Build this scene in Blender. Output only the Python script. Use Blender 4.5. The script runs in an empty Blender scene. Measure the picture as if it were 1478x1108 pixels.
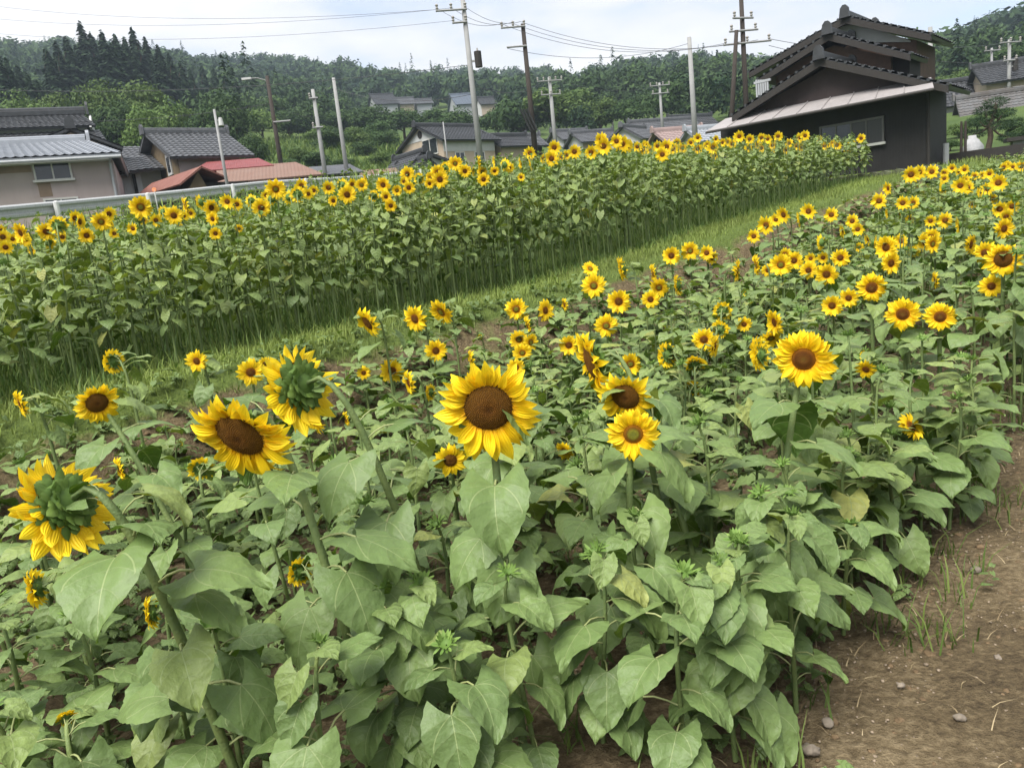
import bpy, math, random
import numpy as np
from mathutils import Matrix, Vector
random.seed(7); RNG = np.random.default_rng(11)
rad = math.radians
scene = bpy.context.scene
COL = scene.collection

# ------------------------------------------------------------------ camera
PW, PH, FPX = 1478, 1108, 1100.0
PITCH, ROLL = rad(10.8), rad(6.3)
CAM = np.array([0, 0, 1.6])
c_f = np.array([0, math.cos(PITCH), -math.sin(PITCH)])
u0 = np.array([0, math.sin(PITCH), math.cos(PITCH)]); r0 = np.array([1., 0, 0])
c_r = math.cos(ROLL)*r0 - math.sin(ROLL)*u0
c_u = math.cos(ROLL)*u0 + math.sin(ROLL)*r0
cd = bpy.data.cameras.new('camera'); cam = bpy.data.objects.new('camera', cd); COL.objects.link(cam)
cam.matrix_world = Matrix(((c_r[0], c_u[0], -c_f[0], 0), (c_r[1], c_u[1], -c_f[1], 0), (c_r[2], c_u[2], -c_f[2], 1.6), (0, 0, 0, 1)))
cd.sensor_fit = 'HORIZONTAL'; cd.sensor_width = 36.0; cd.lens = 36.0*FPX/PW
cd.clip_start = 0.05; cd.clip_end = 5000
scene.camera = cam

# ------------------------------------------------------------------ world, sun, exposure
SUN_EL, SUN_AZ = rad(58), rad(215)          # azimuth clockwise from +Y
world = bpy.data.worlds.new('World'); scene.world = world; world.use_nodes = True
nt = world.node_tree; nt.nodes.clear()
def N(t, typ, **kw):
    n = t.nodes.new(typ)
    for k, v in kw.items(): setattr(n, k, v)
    return n
wo = N(nt, 'ShaderNodeOutputWorld')
sky = N(nt, 'ShaderNodeTexSky', sky_type='NISHITA', sun_disc=False, sun_elevation=SUN_EL, sun_rotation=SUN_AZ)
b1 = N(nt, 'ShaderNodeBackground'); b1.inputs[1].default_value = 0.05
nt.links.new(sky.outputs[0], b1.inputs[0])
b2 = N(nt, 'ShaderNodeBackground'); b2.inputs[1].default_value = 0.21
tc = N(nt, 'ShaderNodeTexCoord'); mp = N(nt, 'ShaderNodeMapping'); mp.inputs['Scale'].default_value = (1, 1, 3.4)
n1 = N(nt, 'ShaderNodeTexNoise'); n1.inputs['Scale'].default_value = 2.6; n1.inputs['Detail'].default_value = 6; n1.inputs['Roughness'].default_value = .55
cr = N(nt, 'ShaderNodeValToRGB'); cr.color_ramp.elements[0].position = .36; cr.color_ramp.elements[0].color = (.66, .70, .79, 1)
cr.color_ramp.elements[1].position = .60; cr.color_ramp.elements[1].color = (1.0, .985, .985, 1)
cr2 = N(nt, 'ShaderNodeValToRGB'); cr2.color_ramp.elements[0].position = .30; cr2.color_ramp.elements[0].color = (.45, .45, .45, 1)
cr2.color_ramp.elements[1].position = .5; cr2.color_ramp.elements[1].color = (1, 1, 1, 1)
mx = N(nt, 'ShaderNodeMixShader')
nt.links.new(tc.outputs['Generated'], mp.inputs[0]); nt.links.new(mp.outputs[0], n1.inputs['Vector'])
nt.links.new(n1.outputs[0], cr.inputs[0]); nt.links.new(n1.outputs[0], cr2.inputs[0])
nt.links.new(cr.outputs[0], b2.inputs[0]); nt.links.new(cr2.outputs[0], mx.inputs[0])
nt.links.new(b1.outputs[0], mx.inputs[1]); nt.links.new(b2.outputs[0], mx.inputs[2]); nt.links.new(mx.outputs[0], wo.inputs[0])
sl = bpy.data.lights.new('sun', 'SUN'); sl.energy = 1.5; sl.angle = rad(40); sl.color = (1, .97, .92)
so = bpy.data.objects.new('sun', sl); COL.objects.link(so)
sd = Vector((math.sin(SUN_AZ)*math.cos(SUN_EL), math.cos(SUN_AZ)*math.cos(SUN_EL), math.sin(SUN_EL)))
so.rotation_euler = sd.to_track_quat('Z', 'Y').to_euler(); so.location = (0, -20, 60)
vs = scene.view_settings; vs.view_transform = 'Standard'; vs.look = 'None'; vs.gamma = 1; vs.use_curve_mapping = False; vs.exposure = 2.5

# ------------------------------------------------------------------ pixel helpers (photo pixels -> directions)
def ray(x, y): return c_f + c_r*((x-PW/2)/FPX) - c_u*((y-PH/2)/FPX)
def proj(p):
    q = np.asarray(p, float)-CAM; z = q@c_f; return PW/2+FPX*(q@c_r)/z, PH/2-FPX*(q@c_u)/z, z
def hit_d(x, y, d): q = ray(x, y); return CAM+q*d/math.hypot(q[0], q[1])
O2 = np.array([-3.6, 5.4]); U2 = np.array([.6816, .7317]); V2 = np.array([.7317, -.6816])
def st(p): q = np.asarray(p)[:2]-O2; return q@U2, q@V2
def xy(s, t): return O2+U2*s+V2*t
def sstep(a, b, x): k = np.clip((x-a)/(b-a), 0, 1); return k*k*(3-2*k)

# ------------------------------------------------------------------ ground height
def zf(s): return np.interp(s, [-14, 0, 2, 5.6, 8, 10, 12.7, 18.2, 26, 40], [.72, .80, .88, .98, 1.16, 1.37, 1.57, 2.02, 2.36, 2.7])
def zn(s): return np.interp(s, [-14, 3, 8, 14, 20, 27, 40], [0, .03, .38, .92, 1.55, 2.25, 2.65])
RIDGE = [(-60, 55), (0, 52), (130, 60), (250, 66), (350, 80), (470, 88), (560, 100), (700, 102), (850, 102), (930, 88), (1000, 78), (1090, 84), (1340, 66), (1400, 42), (1478, 16), (1540, 10)]
RA, RE = [], []
for px, py in RIDGE:
    d = ray(px, py); RA.append(math.atan2(d[0], d[1])); RE.append(math.atan2(d[2], math.hypot(d[0], d[1])))
def Z(x, y):
    x = np.asarray(x, float); y = np.asarray(y, float)
    s = (x-O2[0])*U2[0]+(y-O2[1])*U2[1]; t = (x-O2[0])*V2[0]+(y-O2[1])*V2[1]
    r = np.hypot(x, y); az = np.arctan2(x, y)
    f_, n_ = zf(s), zn(s)
    loc = f_+np.clip(-t, 0, 6)*.035
    loc = loc+(n_-loc)*sstep(.75, 1.75, t)
    zr = np.interp(s, [-8, 4.3, 9.5, 14.5, 21, 24, 34], [2.4, 2.88, 3.4, 3.9, 4.15, 4.3, 4.8])
    loc = loc+(zr-loc)*sstep(-7, -13.5, t)
    er = np.interp(az, RA, RE); back = sstep(.75, 1.6, np.abs(az)); er = er*(1-back)+rad(5)*back
    foot = np.interp(az, [-.6, 0, .6], [rad(4.6), rad(4.2), rad(3.9)])*(1-back)
    g = np.interp(r, [45, 80, 120, 180, 300, 420, 900], [0, .36, .52, .68, .92, 1.0, .62])
    el = foot+(er-rad(1.2)-foot)*g
    hz = 1.6+r*np.tan(el)
    return loc+(hz-loc)*sstep(29, 58, r)
def G(p): return float(Z(p[0], p[1]))

# ------------------------------------------------------------------ materials
MATS = {}
def mat(name, col, rough=.8, var=0.0, scale=6.0, bump=0.0, bscale=40.0, spec=.3, col2=None, metal=0.0, wave=None, objvar=0.0, streak=None):
    if name in MATS: return MATS[name]
    m = bpy.data.materials.new(name); m.use_nodes = True; t = m.node_tree; b = t.nodes['Principled BSDF']
    b.inputs['Roughness'].default_value = rough; b.inputs['Specular IOR Level'].default_value = spec; b.inputs['Metallic'].default_value = metal
    tcn = N(t, 'ShaderNodeTexCoord')
    c2 = col2 if col2 else tuple(max(0, c*(1-var)) for c in col)
    nz = N(t, 'ShaderNodeTexNoise'); nz.inputs['Scale'].default_value = scale; nz.inputs['Detail'].default_value = 6; nz.inputs['Roughness'].default_value = .62
    if streak:
        mpn = N(t, 'ShaderNodeMapping'); mpn.inputs['Scale'].default_value = streak; t.links.new(tcn.outputs['Object'], mpn.inputs[0]); t.links.new(mpn.outputs[0], nz.inputs['Vector'])
    else: t.links.new(tcn.outputs['Object'], nz.inputs['Vector'])
    r = N(t, 'ShaderNodeValToRGB'); r.color_ramp.elements[0].position = .33; r.color_ramp.elements[1].position = .68
    r.color_ramp.elements[0].color = (*c2, 1); r.color_ramp.elements[1].color = (*col, 1)
    t.links.new(nz.outputs[0], r.inputs[0]); out = r.outputs[0]
    if objvar:
        oi = N(t, 'ShaderNodeObjectInfo'); hs = N(t, 'ShaderNodeHueSaturation'); mr = N(t, 'ShaderNodeMapRange')
        mr.inputs['To Min'].default_value = 1-objvar; mr.inputs['To Max'].default_value = 1+objvar
        t.links.new(oi.outputs['Random'], mr.inputs[0]); t.links.new(mr.outputs[0], hs.inputs['Value']); t.links.new(out, hs.inputs['Color']); out = hs.outputs[0]
    t.links.new(out, b.inputs['Base Color'])
    h = None
    if bump:
        n2 = N(t, 'ShaderNodeTexNoise'); n2.inputs['Scale'].default_value = bscale; n2.inputs['Detail'].default_value = 5; t.links.new(tcn.outputs['Object'], n2.inputs['Vector']); h = n2.outputs[0]
    if wave:
        w = N(t, 'ShaderNodeTexWave', bands_direction=wave[0], wave_profile=wave[2] if len(wave) > 2 else 'SIN'); w.inputs['Scale'].default_value = wave[1]; w.inputs['Distortion'].default_value = .15
        t.links.new(tcn.outputs['Object'], w.inputs['Vector']); h = w.outputs[0]
    if h:
        bp = N(t, 'ShaderNodeBump'); bp.inputs['Strength'].default_value = bump or .5; bp.inputs['Distance'].default_value = .02
        t.links.new(h, bp.inputs['Height']); t.links.new(bp.outputs[0], b.inputs['Normal'])
    MATS[name] = m; return m

def foliage_mat(name, dark, light, trans=.25, rough=.6, attr='rnd', sat=1.0, objvar=.18):
    m = bpy.data.materials.new(name); m.use_nodes = True; t = m.node_tree; b = t.nodes['Principled BSDF']; o = t.nodes['Material Output']
    b.inputs['Roughness'].default_value = rough; b.inputs['Specular IOR Level'].default_value = .25
    a = N(t, 'ShaderNodeAttribute', attribute_name=attr)
    r = N(t, 'ShaderNodeValToRGB'); r.color_ramp.elements[0].color = (*dark, 1); r.color_ramp.elements[1].color = (*light, 1)
    t.links.new(a.outputs['Fac'], r.inputs[0])
    oi = N(t, 'ShaderNodeObjectInfo'); mr = N(t, 'ShaderNodeMapRange'); mr.inputs['To Min'].default_value = 1-objvar; mr.inputs['To Max'].default_value = 1+objvar
    hs = N(t, 'ShaderNodeHueSaturation'); t.links.new(oi.outputs['Random'], mr.inputs[0]); t.links.new(mr.outputs[0], hs.inputs['Value']); t.links.new(r.outputs[0], hs.inputs['Color'])
    t.links.new(hs.outputs[0], b.inputs['Base Color'])
    tr = N(t, 'ShaderNodeBsdfTranslucent'); t.links.new(hs.outputs[0], tr.inputs[0]); ms = N(t, 'ShaderNodeMixShader'); ms.inputs[0].default_value = trans
    t.links.new(b.outputs[0], ms.inputs[1]); t.links.new(tr.outputs[0], ms.inputs[2]); t.links.new(ms.outputs[0], o.inputs[0])
    MATS[name] = m; return m

def math_n(t, op, a, b=None, c=None):
    n = N(t, 'ShaderNodeMath', operation=op)
    for i, v in enumerate((a, b, c)):
        if v is None: continue
        if isinstance(v, (int, float)): n.inputs[i].default_value = v
        else: t.links.new(v, n.inputs[i])
    return n.outputs[0]

def leaf_mat(nm='sunflower_leaf', tint=(1, 1, 1)):
    m = bpy.data.materials.new(nm); m.use_nodes = True; t = m.node_tree; b = t.nodes['Principled BSDF']; o = t.nodes['Material Output']
    b.inputs['Roughness'].default_value = .48; b.inputs['Specular IOR Level'].default_value = .30
    at = N(t, 'ShaderNodeAttribute', attribute_name='luv'); sp = N(t, 'ShaderNodeSeparateXYZ'); t.links.new(at.outputs['Vector'], sp.inputs[0])
    j, v, rn = sp.outputs[0], sp.outputs[1], sp.outputs[2]
    oi = N(t, 'ShaderNodeObjectInfo'); rr = math_n(t, 'FRACT', math_n(t, 'ADD', rn, oi.outputs['Random']))
    aj = math_n(t, 'ABSOLUTE', j)
    mid = math_n(t, 'LESS_THAN', aj, .019)
    fr = math_n(t, 'FRACT', math_n(t, 'SUBTRACT', math_n(t, 'MULTIPLY', v, 4.3), math_n(t, 'MULTIPLY', aj, 1.25)))
    side = math_n(t, 'MULTIPLY', math_n(t, 'LESS_THAN', fr, .06), math_n(t, 'LESS_THAN', aj, .82))
    palm = math_n(t, 'MULTIPLY', math_n(t, 'LESS_THAN', math_n(t, 'ABSOLUTE', math_n(t, 'SUBTRACT', aj, math_n(t, 'MULTIPLY', math_n(t, 'POWER', v, .8), 1.5))), .02), math_n(t, 'LESS_THAN', v, .5))
    vein = math_n(t, 'MAXIMUM', math_n(t, 'MAXIMUM', mid, math_n(t, 'MULTIPLY', palm, .8)), math_n(t, 'MULTIPLY', side, .32))
    r = N(t, 'ShaderNodeValToRGB'); e = r.color_ramp.elements
    e[0].position = 0; e[0].color = (.064, .122, .022, 1); e[1].position = 1; e[1].color = (.168, .240, .044, 1)
    x = e.new(.45); x.color = (.102, .174, .034, 1); x = e.new(.94); x.color = (.138, .212, .044, 1); x = e.new(.98); x.color = (.21, .24, .045, 1)
    t.links.new(rr, r.inputs[0])
    for el_ in e: el_.color = (el_.color[0]*tint[0], el_.color[1]*tint[1], el_.color[2]*tint[2], 1)
    tcn = N(t, 'ShaderNodeTexCoord'); nz = N(t, 'ShaderNodeTexNoise'); nz.inputs['Scale'].default_value = 9; nz.inputs['Detail'].default_value = 4; t.links.new(tcn.outputs['Object'], nz.inputs['Vector'])
    mr = N(t, 'ShaderNodeMapRange'); mr.inputs['From Min'].default_value = .3; mr.inputs['From Max'].default_value = .7; mr.inputs['To Min'].default_value = .84; mr.inputs['To Max'].default_value = 1.14; t.links.new(nz.outputs[0], mr.inputs[0])
    hs = N(t, 'ShaderNodeHueSaturation'); t.links.new(r.outputs[0], hs.inputs['Color']); t.links.new(mr.outputs[0], hs.inputs['Value'])
    # blight specks
    sn = N(t, 'ShaderNodeTexNoise'); sn.inputs['Scale'].default_value = 55; sn.inputs['Detail'].default_value = 2; t.links.new(tcn.outputs['Object'], sn.inputs['Vector'])
    sk = math_n(t, 'MULTIPLY', math_n(t, 'GREATER_THAN', sn.outputs[0], .70), math_n(t, 'GREATER_THAN', nz.outputs[0], .52))
    mA = N(t, 'ShaderNodeMix', data_type='RGBA'); t.links.new(math_n(t, 'MULTIPLY', sk, .55), mA.inputs[0]); t.links.new(hs.outputs[0], mA.inputs[6]); mA.inputs[7].default_value = (.30, .30, .12, 1)
    mB = N(t, 'ShaderNodeMix', data_type='RGBA'); t.links.new(math_n(t, 'MULTIPLY', vein, .9), mB.inputs[0]); t.links.new(mA.outputs[2], mB.inputs[6]); mB.inputs[7].default_value = (.30, .36, .15, 1)
    geo = N(t, 'ShaderNodeNewGeometry'); mC = N(t, 'ShaderNodeMix', data_type='RGBA'); t.links.new(math_n(t, 'MULTIPLY', geo.outputs['Backfacing'], .5), mC.inputs[0]); t.links.new(mB.outputs[2], mC.inputs[6]); mC.inputs[7].default_value = (.15, .20, .085, 1)
    t.links.new(mC.outputs[2], b.inputs['Base Color'])
    bp = N(t, 'ShaderNodeBump'); bp.inputs['Strength'].default_value = .8; bp.inputs['Distance'].default_value = .008
    hh = math_n(t, 'SUBTRACT', math_n(t, 'ADD', math_n(t, 'MULTIPLY', nz.outputs[0], .7), math_n(t, 'MULTIPLY', math_n(t, 'SINE', math_n(t, 'MULTIPLY', fr, 3.14159)), .3)), vein); t.links.new(hh, bp.inputs['Height']); t.links.new(bp.outputs[0], b.inputs['Normal'])
    tr = N(t, 'ShaderNodeBsdfTranslucent'); tcx = N(t, 'ShaderNodeMix', data_type='RGBA', blend_type='MULTIPLY'); tcx.inputs[0].default_value = 1; t.links.new(mC.outputs[2], tcx.inputs[6]); tcx.inputs[7].default_value = (1.15, 1.2, .45, 1); t.links.new(tcx.outputs[2], tr.inputs[0])
    ms = N(t, 'ShaderNodeMixShader'); ms.inputs[0].default_value = .17
    t.links.new(b.outputs[0], ms.inputs[1]); t.links.new(tr.outputs[0], ms.inputs[2]); t.links.new(ms.outputs[0], o.inputs[0])
    return m
M_LEAF = leaf_mat(); M_LEAF_Y = leaf_mat('young_sunflower_leaf', (1.75, 1.42, 1.5))
M_PETI = mat('leaf_stalk', (.27, .29, .12), .55, col2=(.20, .235, .095), scale=20)

def petal_mat():
    m = bpy.data.materials.new('sunflower_petal'); m.use_nodes = True; t = m.node_tree; b = t.nodes['Principled BSDF']; o = t.nodes['Material Output']
    b.inputs['Roughness'].default_value = .55; b.inputs['Specular IOR Level'].default_value = .25
    at = N(t, 'ShaderNodeAttribute', attribute_name='luv'); sp = N(t, 'ShaderNodeSeparateXYZ'); t.links.new(at.outputs['Vector'], sp.inputs[0])
    oi = N(t, 'ShaderNodeObjectInfo')
    r = N(t, 'ShaderNodeValToRGB'); e = r.color_ramp.elements; e[0].position = 0; e[0].color = (.84, .42, .006, 1); e[1].position = .25; e[1].color = (.92, .63, .008, 1); x = e.new(1); x.color = (.93, .69, .025, 1)
    t.links.new(sp.outputs[1], r.inputs[0])
    rr = math_n(t, 'FRACT', math_n(t, 'ADD', sp.outputs[2], oi.outputs['Random'])); hs = N(t, 'ShaderNodeHueSaturation'); mr = N(t, 'ShaderNodeMapRange'); mr.inputs['To Min'].default_value = .86; mr.inputs['To Max'].default_value = 1.1
    t.links.new(rr, mr.inputs[0]); t.links.new(mr.outputs[0], hs.inputs['Value']); t.links.new(r.outputs[0], hs.inputs['Color'])
    gr = math_n(t, 'SINE', math_n(t, 'MULTIPLY', sp.outputs[0], 16)); bp = N(t, 'ShaderNodeBump'); bp.inputs['Strength'].default_value = .35; bp.inputs['Distance'].default_value = .003
    t.links.new(gr, bp.inputs['Height']); t.links.new(bp.outputs[0], b.inputs['Normal']); t.links.new(hs.outputs[0], b.inputs['Base Color'])
    tr = N(t, 'ShaderNodeBsdfTranslucent'); t.links.new(hs.outputs[0], tr.inputs[0]); ms = N(t, 'ShaderNodeMixShader'); ms.inputs[0].default_value = .3
    t.links.new(b.outputs[0], ms.inputs[1]); t.links.new(tr.outputs[0], ms.inputs[2]); t.links.new(ms.outputs[0], o.inputs[0])
    return m
M_PETAL = petal_mat()

def disc_mat(name, cols):
    m = bpy.data.materials.new(name); m.use_nodes = True; t = m.node_tree; b = t.nodes['Principled BSDF']; b.inputs['Roughness'].default_value = .85; b.inputs['Specular IOR Level'].default_value = .15
    at = N(t, 'ShaderNodeAttribute', attribute_name='luv'); sp = N(t, 'ShaderNodeSeparateXYZ'); t.links.new(at.outputs['Vector'], sp.inputs[0])
    r = N(t, 'ShaderNodeValToRGB'); e = r.color_ramp.elements
    e[0].position = cols[0][0]; e[0].color = (*cols[0][1], 1); e[1].position = cols[-1][0]; e[1].color = (*cols[-1][1], 1)
    for p, c in cols[1:-1]: x = e.new(p); x.color = (*c, 1)
    nz = N(t, 'ShaderNodeTexNoise'); nz.inputs['Scale'].default_value = 5; tcn = N(t, 'ShaderNodeTexCoord'); t.links.new(tcn.outputs['Object'], nz.inputs['Vector'])
    rr = math_n(t, 'ADD', sp.outputs[0], math_n(t, 'MULTIPLY', math_n(t, 'SUBTRACT', nz.outputs[0], .5), .12)); t.links.new(rr, r.inputs[0])
    hs = N(t, 'ShaderNodeHueSaturation'); mr = N(t, 'ShaderNodeMapRange'); mr.inputs['To Min'].default_value = .55; mr.inputs['To Max'].default_value = 1.35
    t.links.new(sp.outputs[2], mr.inputs[0]); t.links.new(mr.outputs[0], hs.inputs['Value']); t.links.new(r.outputs[0], hs.inputs['Color']); t.links.new(hs.outputs[0], b.inputs['Base Color'])
    return m
M_DISC_OLD = disc_mat('ripe_disc', [(0, (.07, .028, .006)), (.25, (.15, .062, .010)), (.6, (.13, .058, .009)), (.9, (.15, .068, .009)), (1, (.26, .12, .012))])
M_DISC_MID = disc_mat('open_disc', [(0, (.16, .09, .015)), (.3, (.14, .056, .009)), (.62, (.11, .038, .006)), (.85, (.24, .09, .006)), (1, (.5, .21, .006))])
M_DISC_NEW = disc_mat('young_disc', [(0, (.16, .17, .03)), (.45, (.22, .20, .02)), (.6, (.15, .07, .008)), (.82, (.28, .11, .006)), (1, (.5, .22, .008))])
M_STEM = mat('sunflower_stem', (.15, .19, .06), .55, col2=(.10, .15, .055), scale=14, bump=.25, bscale=120, objvar=.15)
M_SEPAL = foliage_mat('sepal_green', (.075, .145, .028), (.18, .27, .06), .2)
M_GRASS = foliage_mat('grass_blade', (.05, .105, .02), (.20, .26, .06), .3)
M_TREE = foliage_mat('broadleaf_foliage', (.018, .045, .013), (.062, .105, .028), .18, .75)
M_TREE_L = foliage_mat('light_foliage', (.04, .08, .016), (.115, .17, .04), .22, .7)
M_CEDAR = foliage_mat('cedar_foliage', (.012, .03, .014), (.035, .065, .028), .1, .75)
M_PINE = foliage_mat('pine_foliage', (.012, .03, .012), (.04, .075, .026), .1, .7)
M_BARK = mat('bark', (.09, .065, .045), .9, .5, 12, .6, 30)

# ------------------------------------------------------------------ mesh helpers
def new_mesh(name, V, F, mats=(), attr=None, rnd=None, smooth=False, fmat=None):
    me = bpy.data.meshes.new(name)
    V = np.asarray(V, np.float32)
    if isinstance(F, np.ndarray):
        k = F.shape[1]; n = len(F)
        me.vertices.add(len(V)); me.vertices.foreach_set('co', V.ravel())
        me.loops.add(n*k); me.loops.foreach_set('vertex_index', F.astype(np.int32).ravel())
        me.polygons.add(n); me.polygons.foreach_set('loop_start', np.arange(0, n*k, k, dtype=np.int32))
        try: me.polygons.foreach_set('loop_total', np.full(n, k, np.int32))
        except Exception: pass
        if fmat is not None: me.polygons.foreach_set('material_index', np.asarray(fmat, np.int32))
        me.update(calc_edges=True)
    else:
        me.from_pydata([tuple(v) for v in V.tolist()], [], F)
        if fmat is not None: me.polygons.foreach_set('material_index', np.asarray(fmat, np.int32))
    if attr is not None:
        a = me.attributes.new('luv', 'FLOAT_VECTOR', 'POINT'); a.data.foreach_set('vector', np.asarray(attr, np.float32).ravel())
    if rnd is not None:
        a = me.attributes.new('rnd', 'FLOAT', 'POINT'); a.data.foreach_set('value', np.asarray(rnd, np.float32).ravel())
    for m in mats: me.materials.append(m)
    if smooth: me.polygons.foreach_set('use_smooth', np.ones(len(me.polygons), bool)); me.update()
    return me
def ob(name, me, parent=None, loc=None, mw=None):
    o = bpy.data.objects.new(name, me); COL.objects.link(o)
    if parent is not None: o.parent = parent
    if loc is not None: o.location = loc
    if mw is not None: o.matrix_local = mw
    return o
def tag(o, label=None, cat=None, group=None, kind=None):
    if label: o['label'] = label
    if cat: o['category'] = cat
    if group: o['group'] = group
    if kind: o['kind'] = kind
    return o
def empty(name, loc, rz=0):
    o = bpy.data.objects.new(name, None); COL.objects.link(o); o.location = loc; o.rotation_euler = (0, 0, rz); o.empty_display_size = .2; return o
class MB:                      # collects boxes, prisms and tubes for ONE mesh
    def __init__(s): s.v = []; s.f = []; s.m = []
    def add(s, v, f, m=0):
        k = len(s.v); s.v += [tuple(map(float, p)) for p in v]; s.f += [tuple(i+k for i in q) for q in f]; s.m += [m]*len(f); return s
    def box(s, x0, x1, y0, y1, z0, z1, m=0):
        return s.add([(x0, y0, z0), (x1, y0, z0), (x1, y1, z0), (x0, y1, z0), (x0, y0, z1), (x1, y0, z1), (x1, y1, z1), (x0, y1, z1)],
                     [(0, 3, 2, 1), (4, 5, 6, 7), (0, 1, 5, 4), (1, 2, 6, 5), (2, 3, 7, 6), (3, 0, 4, 7)], m)
    def prism(s, poly, y0, y1, m=0):        # polygon in xz, extruded along y
        n = len(poly); v = [(x, y0, z) for x, z in poly]+[(x, y1, z) for x, z in poly]
        f = [tuple(range(n)), tuple(reversed(range(n, 2*n)))]+[(i, i+n, (i+1) % n+n, (i+1) % n) for i in range(n)]
        return s.add(v, f, m)
    def prismx(s, poly, x0, x1, m=0):       # polygon in yz, extruded along x
        n = len(poly); v = [(x0, y, z) for y, z in poly]+[(x1, y, z) for y, z in poly]
        f = [tuple(reversed(range(n))), tuple(range(n, 2*n))]+[(i, (i+1) % n, (i+1) % n+n, i+n) for i in range(n)]
        return s.add(v, f, m)
    def tube(s, pts, rs, n=8, m=0, cap=True):
        pts = [np.asarray(p, float) for p in pts]; k = len(pts)
        if not hasattr(rs, '__len__'): rs = [rs]*k
        v = []; f = []
        for i in range(k):
            d = pts[min(i+1, k-1)]-pts[max(i-1, 0)]; d = d/(np.linalg.norm(d)+1e-9)
            a = np.cross(d, (0, 0, 1.) if abs(d[2]) < .9 else (1., 0, 0)); a /= np.linalg.norm(a); b = np.cross(d, a)
            for q in range(n):
                w = 2*math.pi*q/n; v.append(pts[i]+rs[i]*(math.cos(w)*a+math.sin(w)*b))
        for i in range(k-1):
            for q in range(n): f.append((i*n+q, i*n+(q+1) % n, (i+1)*n+(q+1) % n, (i+1)*n+q))
        if cap: f.append(tuple(reversed(range(n)))); f.append(tuple(range((k-1)*n, k*n)))
        return s.add(v, f, m)
    def obj(s, name, mats, parent=None, smooth=False, loc=None):
        if not isinstance(mats, (list, tuple)): mats = [mats]
        return ob(name, new_mesh(name, s.v, s.f, mats, smooth=smooth, fmat=s.m), parent, loc)

# ================================================================== THE GROUND
def ground_mat():
    m = bpy.data.materials.new('field_ground'); m.use_nodes = True; t = m.node_tree; b = t.nodes['Principled BSDF']; b.inputs['Roughness'].default_value = .95; b.inputs['Specular IOR Level'].default_value = .1
    a = N(t, 'ShaderNodeAttribute', attribute_name='rnd'); tcn = N(t, 'ShaderNodeTexCoord')
    n1 = N(t, 'ShaderNodeTexNoise'); n1.inputs['Scale'].default_value = 1.6; n1.inputs['Detail'].default_value = 8; n1.inputs['Roughness'].default_value = .7
    n2 = N(t, 'ShaderNodeTexNoise'); n2.inputs['Scale'].default_value = 34; n2.inputs['Detail'].default_value = 6; n2.inputs['Roughness'].default_value = .7
    for n in (n1, n2): t.links.new(tcn.outputs['Object'], n.inputs['Vector'])
    s1 = N(t, 'ShaderNodeValToRGB'); e = s1.color_ramp.elements; e[0].position = .32; e[0].color = (.05, .037, .024, 1); e[1].position = .70; e[1].color = (.37, .29, .175, 1); x = e.new(.5); x.color = (.16, .12, .068, 1)
    t.links.new(math_n(t, 'ADD', math_n(t, 'MULTIPLY', n1.outputs[0], .42), math_n(t, 'MULTIPLY', n2.outputs[0], .58)), s1.inputs[0])
    g1 = N(t, 'ShaderNodeValToRGB'); e = g1.color_ramp.elements; e[0].position = .3; e[0].color = (.06, .09, .022, 1); e[1].position = .7; e[1].color = (.15, .20, .05, 1); t.links.new(n2.outputs[0], g1.inputs[0])
    k = math_n(t, 'ADD', a.outputs['Fac'], math_n(t, 'MULTIPLY', math_n(t, 'SUBTRACT', n1.outputs[0], .5), 1.1)); kr = N(t, 'ShaderNodeMapRange'); kr.inputs['From Min'].default_value = .4; kr.inputs['From Max'].default_value = .6; t.links.new(k, kr.inputs[0])
    mxn = N(t, 'ShaderNodeMix', data_type='RGBA'); t.links.new(kr.outputs[0], mxn.inputs[0]); t.links.new(s1.outputs[0], mxn.inputs[6]); t.links.new(g1.outputs[0], mxn.inputs[7]); t.links.new(mxn.outputs[2], b.inputs['Base Color'])
    bp = N(t, 'ShaderNodeBump'); bp.inputs['Strength'].default_value = 1.0; bp.inputs['Distance'].default_value = .05; t.links.new(n2.outputs[0], bp.inputs['Height']); t.links.new(bp.outputs[0], b.inputs['Normal'])
    return m
M_GROUND = ground_mat()
def fbm(x, y, k=1.0):
    return (np.sin(x*1.3*k+y*.7*k)+np.sin(x*2.9*k-y*2.3*k+1.3)*.6+np.sin(x*5.3*k+y*6.1*k+.4)*.35+np.sin(x*11.7*k-y*9.1*k)*.18)/2.1
S0, S1, T0, T1 = -12.0, 27.0, -8.0, 13.0
ss = np.arange(S0, S1+.01, .15); tt = np.arange(T0, T1+.01, .1)
A, B = np.meshgrid(ss, tt, indexing='ij'); X = O2[0]+U2[0]*A+V2[0]*B; Y = O2[1]+U2[1]*A+V2[1]*B
edge = np.minimum.reduce([sstep(S0, S0+1, A), sstep(S1, S1-1, A), sstep(T0, T0+1, B), sstep(T1, T1-1, B)])
furrow = .025*np.sin(B*2*math.pi/.7)*sstep(2.2, 2.5, B)*sstep(5.6, 5.2, B)
ZZ = Z(X, Y)+(fbm(X, Y, 1.5)*.018+furrow+RNG.normal(0, .004, X.shape))*edge
gr = sstep(-.15, .25, B)*(1-sstep(.75, 1.1, B)*.62)*(1-sstep(1.3, 2.0, B)*.6)
gr = np.where(B < -.1, np.maximum(gr, .85), gr); gr = np.maximum(gr, sstep(18.5, 20, A)); gr = np.maximum(gr, sstep(7.6, 8.6, B)*.8)
gr = np.maximum(gr, .30*sstep(6.0, 5.2, B)*sstep(4.9, 5.3, B))
ni, nj = A.shape; idx = np.arange(ni*nj).reshape(ni, nj)
FQ = np.stack([idx[:-1, :-1], idx[1:, :-1], idx[1:, 1:], idx[:-1, 1:]], -1).reshape(-1, 4)[:, ::-1]
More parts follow.
